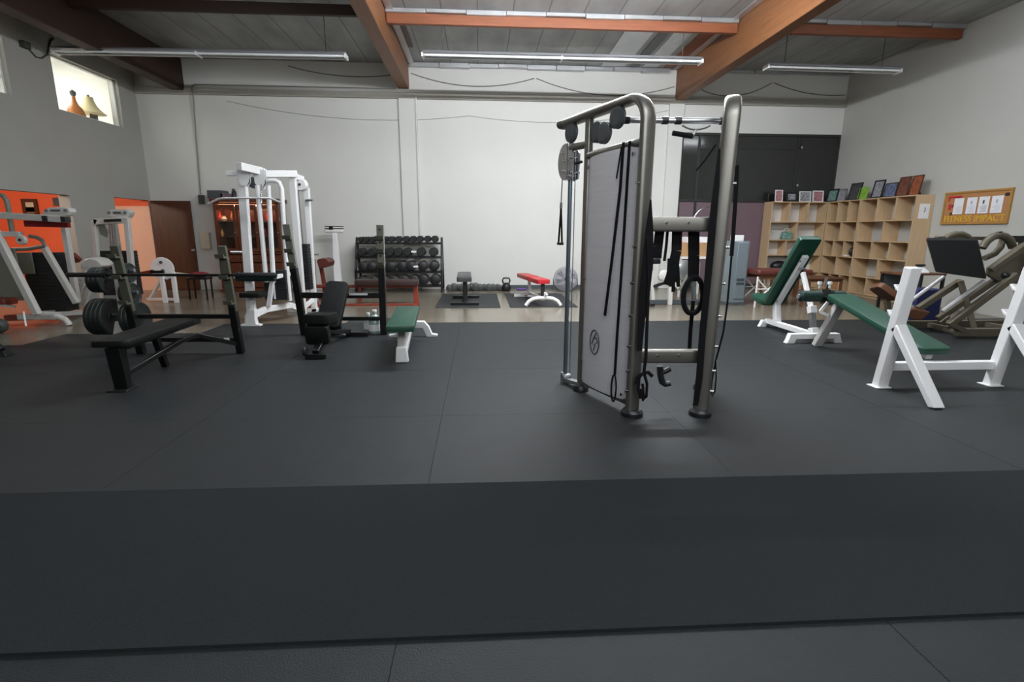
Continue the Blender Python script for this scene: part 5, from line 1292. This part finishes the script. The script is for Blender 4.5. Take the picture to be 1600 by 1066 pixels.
# side table with phone behind it
c = A(1442, 427, 8.4)
tb2 = Thing('side_table', 'small black table with brown top behind the white decline bench upright', 'table', (c.x, 8.5, 0))
tb2.part('tabletop', MB().box(c.x-.45, c.x+.35, 8.3, 8.8, c.z-.03, c.z), 'brown_wood', bevel=.004)
for x in (c.x-.42, c.x+.32):
    for y in (8.33, 8.77): tb2.part('leg', MB().box(x-.02, x+.02, y-.02, y+.02, 0, c.z-.03), 'black_enamel')
tb2.part('back_panel', MB().box(c.x-.4, c.x+.3, 8.74, 8.75, .2, c.z-.03), 'grey_plastic')
p = A(1443, 414, 8.5)
ph = Thing('telephone', 'small white telephone with a dark handset on the side table', 'telephone', (p.x, 8.5, c.z))
ph.part('body', MB().hexa([V((p.x-.07, 8.42, c.z)), V((p.x+.07, 8.42, c.z)), V((p.x+.07, 8.6, c.z)), V((p.x-.07, 8.6, c.z)), V((p.x-.06, 8.44, c.z+.04)), V((p.x+.06, 8.44, c.z+.04)), V((p.x+.06, 8.58, c.z+.11)), V((p.x-.06, 8.58, c.z+.11))]), 'white_enamel', bevel=.006)
ph.part('handset', MB().bar(V((p.x-.08, 8.56, c.z+.125)), V((p.x+.08, 8.56, c.z+.125)), .05, .035), 'black_plastic', bevel=.01)
c = A(1440, 466, 7.9)
single('storage_bin', 'navy blue bin on the floor behind the leg press rails', 'bin', MB().box(c.x-.22, c.x+.22, 7.75, 8.1, 0, c.z+.16), 'navy', (c.x, 7.9, 0), bevel=.02, dz=.0)

# ------------------------------------------------------------------ wooden cubby units
ZB = [0.05, .42, .835, 1.2, 1.63, 2.1]
def cubby(label, o, ex, ey, wdt, dep, back, end=True):
    """o: left front bottom corner, ex along the face, ey into the unit"""
    t = Thing('cubby_unit', label, 'shelf', o, 'wooden cubby units')
    o, ex, ey = V(o), V(ex), V(ey)
    def bx(a, b, c, d, z0, z1):
        q = [o+ex*a+ey*c, o+ex*b+ey*c, o+ex*b+ey*d, o+ex*a+ey*d]
        return [p+Z*z0 for p in q]+[p+Z*z1 for p in q]
    th = .022
    for a in (0, wdt-th): t.part('side_panel', MB().hexa(bx(a, a+th, 0, dep, 0, 2.12)), 'maple')
    for z in ZB[:-1]+[2.1]: t.part('shelf_board', MB().hexa(bx(th, wdt-th, .002, dep-.012, z, z+.02)), 'maple')
    t.part('plinth', MB().hexa(bx(th, wdt-th, .03, .05, 0, .05)), 'maple')
    t.part('back_panel', MB().hexa(bx(th, wdt-th, dep-.012, dep-.004, .05, 2.1)), back, label='pale back panel')
    for r, n in enumerate((3, 2, 3, 2, 3)):
        z0, z1 = ZB[4-r]+.02, ZB[5-r]
        for k in range(1, n):
            a = wdt*k/n; t.part('divider', MB().hexa(bx(a-th/2, a+th/2, .004, dep-.013, z0, z1)), 'maple')
    return t
cubby('maple cubby unit facing the room on the back wall under the dark window', (7.06, 12.33, 0), (1, 0, 0), (0, 1, 0), 1.388, .36, 'white_board')
cubby('maple cubby unit on the right wall, the far one next to the corner', (8.45, 12.32, 0), (0, -1, 0), (1, 0, 0), 1.08, .37, 'grey_board')
cubby('maple cubby unit on the right wall, the near one with a paper on its end', (8.45, 11.23, 0), (0, -1, 0), (1, 0, 0), 1.49, .37, 'grey_board')
p = A(1444, 330, 9.735)
nt_ = Thing('paper_notice', 'white paper notice on the end panel of the wooden cubbies', 'paper', p)
nt_.part('sheet', MB().box(p.x-.105, p.x+.105, 9.736, 9.7405, p.z-.14, p.z+.14), 'paper')
mb = MB(); mb.path([V((p.x+.0, 9.7345, p.z+.07)), V((p.x+.02, 9.7345, p.z+.03)), V((p.x, 9.7345, p.z-.02))], .012, .003, (0, 1, 0)); nt_.part('print', mb, 'ink')
# contents of the cubbies
b = V((A(1228, 372, 12.5).x, 12.5, ZB[3]+.02)); z = b.z
bg = Thing('gym_bag', 'pale green bag in the second row of the cubbies under the dark window', 'bag', b)
bg.part('body', MB().hexa([b+V((-.14, -.1, 0)), b+V((.14, -.1, 0)), b+V((.14, .08, 0)), b+V((-.14, .08, 0)), b+V((-.1, -.06, .2)), b+V((.1, -.06, .2)), b+V((.1, .05, .2)), b+V((-.1, .05, .2))]), 'photo_teal', bevel=.03)
bg.part('handle', MB().tube([b+V((x, 0, zz)) for x, zz in ((-.08, .19), (-.05, .26), (.05, .26), (.08, .19))], .012, 8), 'cream')
b = V((A(1208, 410, 12.5).x+.05, 12.52, ZB[1]+.02))
single('duffel_bag', 'dark bag in the fourth row of the cubbies at the left', 'bag', MB().ball(b+V((.12, 0, .13)), .2, (1.1, .7, .65)), 'black_plastic', b)
p = W(1325, 396, 8.62); b = V((8.62, p.y, ZB[2]+.02))
sh = Thing('shoe', 'pale pink shoe in the third row of the far right-wall cubbies', 'shoe', b)
sh.part('upper', MB().hexa([b+V((-.12, -.05, .03)), b+V((.14, -.05, .03)), b+V((.14, .05, .03)), b+V((-.12, .05, .03)), b+V((-.1, -.03, .08)), b+V((.13, -.04, .2)), b+V((.13, .04, .2)), b+V((-.1, .03, .08))]), 'photo_pink', bevel=.02)
sh.part('sole', MB().box(b.x-.13, b.x+.15, b.y-.055, b.y+.055, b.z, b.z+.03), 'white_enamel', bevel=.01)
b = b+V((.02, -.13, 0)); single('cloth_bundle', 'dark bundle beside the pink shoe in the cubbies', 'cloth', MB().ball(b+V((0, 0, .11)), .1, (1, .55, 1.1)), 'black_plastic', b)
for px, py, lab, mt_ in ((1286, 447, 'tan carton', 'cardboard'), (1305, 449, 'yellowish box', 'cork')):
    p = W(px, py, 8.62); b = V((8.62, min(p.y, 12.1), ZB[0]+.02)); b.y = {1286: 12.1, 1305: 11.75}[px]
    single('carton', '%s in the bottom row of the far right-wall cubbies' % lab, 'box', MB().box(b.x-.12, b.x+.12, b.y-.11, b.y+.11, b.z, b.z+.24), mt_, b, bevel=.004)

# pictures along the top of the cubbies
def frame_on(label, o, ex, ey, w_, h_, mt_, fm, rim=.018, tilt=.2):
    """o: bottom centre of the front edge; ex along the picture, ey backwards"""
    o, ex, ey = V(o), V(ex), V(ey)
    up = (Z*math.cos(tilt)+ey*math.sin(tilt)).normalized(); nb = ex.cross(up) if ex.cross(up).dot(ey) > 0 else -ex.cross(up)
    t = Thing('photo_frame', label, 'picture frame', o, 'framed pictures on the cubbies')
    def slab(a, b, c, d, n0, n1):
        q = [o+ex*a+up*c, o+ex*b+up*c, o+ex*b+up*d, o+ex*a+up*d]
        return [p+nb*n0 for p in q]+[p+nb*n1 for p in q]
    f = MB()
    for a, b, c, d in ((-w_/2, w_/2, 0, rim), (-w_/2, w_/2, h_-rim, h_), (-w_/2, -w_/2+rim, rim, h_-rim), (w_/2-rim, w_/2, rim, h_-rim)): f.hexa(slab(a, b, c, d, 0, .02))
    t.part('frame', f, fm)
    t.part('picture', MB().hexa(slab(-w_/2+rim, w_/2-rim, rim, h_-rim, .008, .018)), mt_)
    t.part('stand', MB().hexa([o+nb*.02+ex*-.02+up*h_*.6, o+nb*.02+ex*.02+up*h_*.6, o+ey*(h_*.4)+ex*.02, o+ey*(h_*.4)+ex*-.02, o+nb*.026+ex*-.02+up*h_*.6, o+nb*.026+ex*.02+up*h_*.6, o+ey*(h_*.4+.006)+ex*.02, o+ey*(h_*.4+.006)+ex*-.02]), 'black_plastic')
    return t
zt = 2.121
for px, w_, h_, mt_, fm, rim, lab in ((1216, .19, .28, 'photo_pink', 'white_enamel', .015, 'narrow white-edged photo, leftmost frame above the dark-window cubbies'), (1236, .29, .24, 'photo_grey', 'black_plastic', .05, 'wide black frame, second from the left above the cubbies'),
                                  (1257, .29, .25, 'photo_grey', 'white_enamel', .015, 'white-edged photo, third from the left above the cubbies'), (1277, .27, .27, 'photo_pink', 'white_enamel', .02, 'pinkish photo, fourth from the left above the cubbies')):
    p = A(px, 314, 12.45); frame_on(lab, (p.x, 12.42, zt), (1, 0, 0), (0, 1, 0), w_, h_, mt_, fm, rim, .12)
for px, w_, h_, mt_, fm, rim, lab in ((1303, .36, .3, 'photo_teal', 'black_plastic', .03, 'teal picture in a black frame, first on the right-wall cubbies'), (1318, .26, .28, 'photo_grey', 'steel', .02, 'grey photo, second on the right-wall cubbies'),
                                  (1337, .36, .38, 'photo_dark', 'black_plastic', .025, 'tall dark picture, third on the right-wall cubbies'), (1350, .26, .26, 'photo_green', 'photo_green', .01, 'bright green card on the right-wall cubbies'),
                                  (1372, .3, .38, 'photo_grey', 'black_plastic', .03, 'certificate in a black frame right of the green card'), (1392, .33, .29, 'photo_blue', 'black_plastic', .015, 'bluish landscape photo right of the framed certificate'),
                                  (1411, .28, .38, 'photo_brown', 'dark_wood', .015, 'tall brown picture, second from the right end of the cubbies'), (1430, .25, .38, 'photo_orange', 'dark_wood', .015, 'tall rusty-orange picture at the right end of the cubbies')):
    p = W(px-4, 306, 8.5); frame_on(lab, (8.5, p.y, zt), (0, 1, 0), (1, 0, 0), w_, h_, mt_, fm, rim, .16)
for px, w_, lab in ((1189, .24, 'larger black speaker box on the left end of the cubbies'), (1203, .16, 'smaller black speaker box next to the leftmost photo')):
    p = A(px, 312, 12.5)
    q0 = max(p.x-w_/2, 7.06 if px > 1195 else 6.0)
    t = Thing('speaker', lab, 'speaker', (p.x, 12.5, zt))
    x = max(p.x, 7.06+w_/2) if px > 1195 else 7.06+w_/2-.0
    if px > 1195: x = 7.06+.26+w_/2
    t.part('cabinet', MB().box(x-w_/2, x+w_/2, 12.55, 12.66, zt, zt+.2), 'black_plastic', bevel=.008)
    t.part('grille', MB().box(x-w_/2+.02, x+w_/2-.02, 12.544, 12.551, zt+.02, zt+.18), 'nylon')

# ------------------------------------------------------------------ cork board
ck = Thing('cork_board', 'oak-framed cork notice board with yellow lettering on the right wall', 'notice board', (XR, 8.87, 1.84))
y0, y1, z0, z1 = 8.235, 9.5, 1.553, 2.137; xf = XR-.03
ck.part('cork', MB().box(xf+.008, XR-.002, y0+.02, y1-.02, z0+.02, z1-.02), 'cork')
f = MB()
for a, b, c, d in ((y0, y1, z0, z0+.03), (y0, y1, z1-.03, z1), (y0, y0+.03, z0+.03, z1-.03), (y1-.03, y1, z0+.03, z1-.03)): f.box(xf-.006, XR-.002, a, b, c, d)
ck.part('frame', f, 'oak_trim')
lt = text_mb('FITNESS IMPACT', .158, (xf+.0042, y1-.057, z0+.047), (0, -1, 0), (0, 0, 1), .006); me_ = bpy.data.meshes.new('letters'); lt.bm.to_mesh(me_); lt.bm.free()
l2 = text_mb('FITNESS IMPACT', .158, (xf+.004, y1-.05, z0+.045), (0, -1, 0), (0, 0, 1), .006); l2.bm.from_mesh(me_)
ck.part('lettering', l2, 'yellow_card', label='yellow cut-out letters')
rd_ = MB(); rd_.box(xf+.002, xf+.008, 9.14, 9.42, 2.03, 2.065); rd_.box(xf+.002, xf+.008, 9.385, 9.42, 1.97, 2.03); rd_.box(xf+.002, xf+.008, 9.18, 9.26, 1.99, 2.04); rd_.box(xf+.002, xf+.008, 9.34, 9.39, 1.82, 1.92); rd_.box(xf+.002, xf+.008, 9.28, 9.34, 1.86, 1.89)
ck.part('red_cutout', rd_, 'bright_red', label='red paper shapes at the far end of the board')
bk = MB(); bk.box(xf+.002, xf+.008, 8.29, 8.36, 2.01, 2.06); bk.box(xf+.002, xf+.008, 9.3, 9.34, 1.72, 1.77); bk.box(xf+.002, xf+.008, 9.27, 9.31, 1.87, 1.91)
ck.part('black_corner', bk, 'black_plastic')
for i, (ya, yb__) in enumerate(((9.09, 9.28), (8.835, 9.025), (8.61, 8.80), (8.37, 8.57))):
    q = Thing('notice_sheet', 'white sheet on the cork board, %s from its far end' % ORD[i], 'paper', (xf, (ya+yb__)/2, 1.88), 'sheets on the cork board')
    q.part('sheet', MB().box(xf-.002, xf+.002, ya, yb__, 1.735, 2.02), 'paper')
    pr_ = MB()
    if i in (1, 2, 3): pr_.box(xf-.004, xf-.002, (ya+yb__)/2-.01, (ya+yb__)/2+.02, 1.9, 1.96)
    for k in range(6): pr_.box(xf-.0035, xf-.002, ya+.03, yb__-.03-.02*(k % 3), 1.765+.02*k, 1.770+.02*k)
    q.part('print', pr_, 'faint_ink' if i != 2 else 'ink')

# ------------------------------------------------------------------ cooler, massage table, low wooden tables
b = V((5.02, 9.75, 0))
cl_ = Thing('water_cooler', 'grey-blue upright water cooler cabinet behind the cable machine', 'cooler', b)
x0_, x1_, zc_ = A(1137, 430, 9.7).x, A(1166, 430, 9.7).x, 1.23
cl_.part('body', MB().box(x0_, x1_, 9.66, 10.0, .03, zc_), 'cooler_grey', bevel=.02)
cl_.part('front_panel', MB().box(x0_+.13, x1_-.03, 9.645, 9.66, .12, zc_-.03), 'cooler_grey', bevel=.01)
cl_.part('drip_slot', MB().box(x0_+.16, x1_-.06, 9.638, 9.646, .47, .52), 'cooler_dark'); cl_.part('drip_slot', MB().box(x0_+.16, x1_-.06, 9.638, 9.646, .40, .44), 'cooler_dark')
cl_.part('base', MB().box(x0_-.02, x1_+.02, 9.62, 10.02, 0, .03), 'grey_plastic', bevel=.006)
p = A(1153, 371, 9.8)
single('tissue_box', 'white box sitting on top of the grey-blue water cooler', 'box', MB().box(p.x-.1, p.x+.08, 9.72, 9.9, zc_, zc_+.11), 'white_board', (p.x, 9.8, zc_), bevel=.006)

mt0 = Thing('massage_table', 'padded brown table on white crossed legs, beside the water cooler', 'table', (5.5, 9.5, 0))
zt_ = .66
mt0.part('cushion', MB().pad(V((5.2, 9.62, zt_)), V((6.3, 9.62, zt_)), .6, .09, rnd=.06), 'brown_vinyl')
mt0.part('rail', MB().box(5.28, 6.2, 9.36, 9.39, zt_-.13, zt_-.04), 'brown_wood', bevel=.004)
mt0.part('rail', MB().box(5.28, 6.2, 9.85, 9.88, zt_-.13, zt_-.04), 'brown_wood', bevel=.004)
for x in (5.23, 5.68):
    for y in (9.375, 9.865): mt0.part('leg', MB().cyl(V((x, y, 0)), V((x+.01, y, zt_-.08)), .016, 10), 'white_enamel')
for y in (9.375, 9.865):
    mt0.part('cross_brace', MB().cyl(V((5.23, y, .1)), V((5.68, y, zt_-.12)), .014, 8), 'white_enamel')
    mt0.part('cross_brace', MB().cyl(V((5.23, y, zt_-.12)), V((5.68, y, .1)), .014, 8), 'white_enamel')
    mt0.part('tie_bar', MB().cyl(V((5.23, y, .34)), V((5.68, y, .34)), .012, 8), 'white_enamel')
mt0.part('leg', MB().bar(V((6.15, 9.375, 0)), V((6.15, 9.375, zt_-.1)), .04), 'brown_wood'); mt0.part('leg', MB().bar(V((6.15, 9.865, 0)), V((6.15, 9.865, zt_-.1)), .04), 'brown_wood')
def low_table(label, xa, xb, ya, yb_, z):
    t = Thing('low_table', label, 'table', ((xa+xb)/2, (ya+yb_)/2, 0))
    t.part('tabletop', MB().box(xa, xb, ya, yb_, z-.035, z), 'brown_wood', bevel=.006)
    for x in (xa+.05, xb-.05):
        for y in (ya+.05, yb_-.05): t.part('leg', MB().box(x-.022, x+.022, y-.022, y+.022, 0, z-.035), 'brown_wood')
    t.part('apron', MB().box(xa+.07, xb-.07, ya+.04, ya+.06, z-.09, z-.035), 'brown_wood')
q = A(1290, 434, 10.4)
low_table('low brown wooden table in front of the right-wall cubbies', A(1262, 434, 10.4).x, A(1319, 434, 10.4).x, 10.35, 10.85, q.z)
q = A(1222, 424, 10.9)
low_table('low brown wooden table behind the massage table near the corner', A(1206, 424, 10.9).x, A(1250, 424, 10.9).x, 10.9, 11.4, q.z)

# ------------------------------------------------------------------ machine seen through the cable trainer
em = Thing('elliptical_machine', 'grey and white cardio machine seen through the frame of the cable machine', 'exercise machine', (3.6, 9.8, 0))
y0 = 9.8
em.part('handlebar', MB().tube([A(a, b_, y0) for a, b_ in ((1079, 360), (1082, 348), (1086, 337), (1093, 329), (1101, 325), (1107, 323.5))], .016, 10), 'chrome', label='curved silver handlebar')
em.part('mast', MB().bar(A(1079, 358, y0), V((A(1084, 470, y0).x, y0, .1)), .07, .09, up=(0, 1, 0)), 'grey_plastic', bevel=.008)
c = A(1071, 423, y0)
em.part('housing', MB().rev(c+V((0, -.08, 0)), c+V((0, .08, 0)), [(0, .15), (.1, .2), (.9, .2), (1, .15)], 26), 'steel')
c2 = A(1037, 431, y0); em.part('crank', MB().rev(c2+V((0, -.05, 0)), c2+V((0, .05, 0)), [(0, .08), (.2, .11), (.8, .11), (1, .08)], 22), 'worn_white_enamel')
em.part('leg', MB().bar(A(1048, 437, y0-.1), V((A(1046, 480, y0-.1).x, y0-.1, 0)), .08, .07, up=(0, 1, 0)), 'worn_white_enamel', bevel=.006)
em.part('brace', MB().bar(A(1050, 439, y0-.1), A(1060, 451, y0-.1), .05), 'worn_white_enamel'); em.part('brace', MB().bar(A(1060, 453, y0-.1), A(1077, 430, y0-.1), .05), 'grey_enamel')
em.part('pedal_arm', MB().bar(A(1020, 448, y0), A(1045, 440, y0), .06, .05), 'black_plastic'); em.part('seat_post', MB().bar(A(1017, 412, y0), A(1020, 470, y0), .06, up=(0, 1, 0)), 'worn_white_enamel')
em.part('seat', MB().pad(A(1008, 409, y0), A(1030, 408, y0), .25, .09), 'black_vinyl')
em.part('base', MB().bar(V((A(1012, 478, y0).x, y0, .05)), V((A(1092, 478, y0).x, y0, .05)), .09, .09), 'grey_plastic', bevel=.006)
em.part('foot', MB().bar(V((A(1012, 478, y0).x, y0-.3, .03)), V((A(1012, 478, y0).x, y0+.3, .03)), .08, .06), 'black_plastic', bevel=.006)
em.part('foot', MB().bar(V((A(1092, 478, y0).x, y0-.3, .03)), V((A(1092, 478, y0).x, y0+.3, .03)), .08, .06), 'black_plastic', bevel=.006)
pa_, pb_ = A(1062, 401, 11.0), A(1108, 401, 11.0)
wt = Thing('white_table', 'white side table with a cardboard box, behind the cardio machine', 'table', ((pa_.x+pb_.x)/2, 11.2, 0))
wt.part('tabletop', MB().box(pa_.x, pb_.x, 10.95, 11.45, pa_.z-.05, pa_.z), 'white_board', bevel=.004)
for x in (pa_.x+.03, pb_.x-.03):
    for y in (10.99, 11.41): wt.part('leg', MB().box(x-.022, x+.022, y-.022, y+.022, 0, pa_.z-.05), 'worn_white_enamel')
bxm = Thing('cardboard_box', 'brown cardboard box on the white table behind the cardio machine', 'box', ((pa_.x+pb_.x)/2, 11.2, pa_.z))
hz = A(1080, 379, 11.05).z
bxm.part('carton', MB().box(pa_.x+.04, pb_.x-.03, 11.0, 11.38, pa_.z, hz), 'cardboard', bevel=.004)
bxm.part('tape', MB().box((pa_.x+pb_.x)/2-.03, (pa_.x+pb_.x)/2+.03, 10.997, 11.0, pa_.z, hz), 'cream')
single('paper_stack', 'white papers on top of the cardboard box', 'paper', MB().box(pa_.x+.15, pb_.x-.05, 11.05, 11.33, hz, hz+.12), 'paper', ((pa_.x+pb_.x)/2, 11.2, hz))
# ------------------------------------------------------------------ light
wd = bpy.data.worlds.new('sky'); SC.world = wd; wd.use_nodes = True
bg = wd.node_tree.nodes['Background']; bg.inputs['Color'].default_value = (.75, .86, 1, 1); bg.inputs['Strength'].default_value = WORLD_S
def area(name, loc, rot, sx, sy, e, col=(1, 1, 1), spread=180):
    l = bpy.data.lights.new(name, 'AREA'); l.shape = 'RECTANGLE'; l.size = sx; l.size_y = sy; l.energy = e; l.color = col; l.spread = math.radians(spread)
    o = bpy.data.objects.new(name, l); COL.objects.link(o); o.location = loc; o.rotation_euler = rot; return o
# daylight through the skylights; foreground skylight and high rear windows are added fill
for i, (a, b, c, d) in enumerate(SKY):
    area('skylight_daylight', ((a+b)/2, (c+d)/2, ZC+.07), (0, 0, 0), b-a-.04, d-c-.04, SKY_W[i], (.95, .98, 1))
area('front_fill_daylight', (1.0, YF-.05, 4.1), (math.radians(90), 0, 0), 7.9, 1.5, FRONT_FILL_W, (.96, .98, 1))
p = bpy.data.lights.new('orange_room_lamp', 'POINT'); p.energy = ORANGE_W; p.color = (1, .85, .7); p.shadow_soft_size = .15
o = bpy.data.objects.new('orange_room_lamp', p); COL.objects.link(o); o.location = (-9.4, 9.6, 2.5)
vs = SC.view_settings; SC.display_settings.display_device = 'sRGB'
vs.view_transform = 'Standard'; vs.look = 'None'; vs.gamma = 1; vs.use_curve_mapping = False; vs.exposure = EXPO
SC.cycles.use_denoising = True
SC.cycles.max_bounces = 8; SC.cycles.diffuse_bounces = 5; SC.cycles.sample_clamp_indirect = 6
SC.cycles.caustics_reflective = False; SC.cycles.caustics_refractive = False
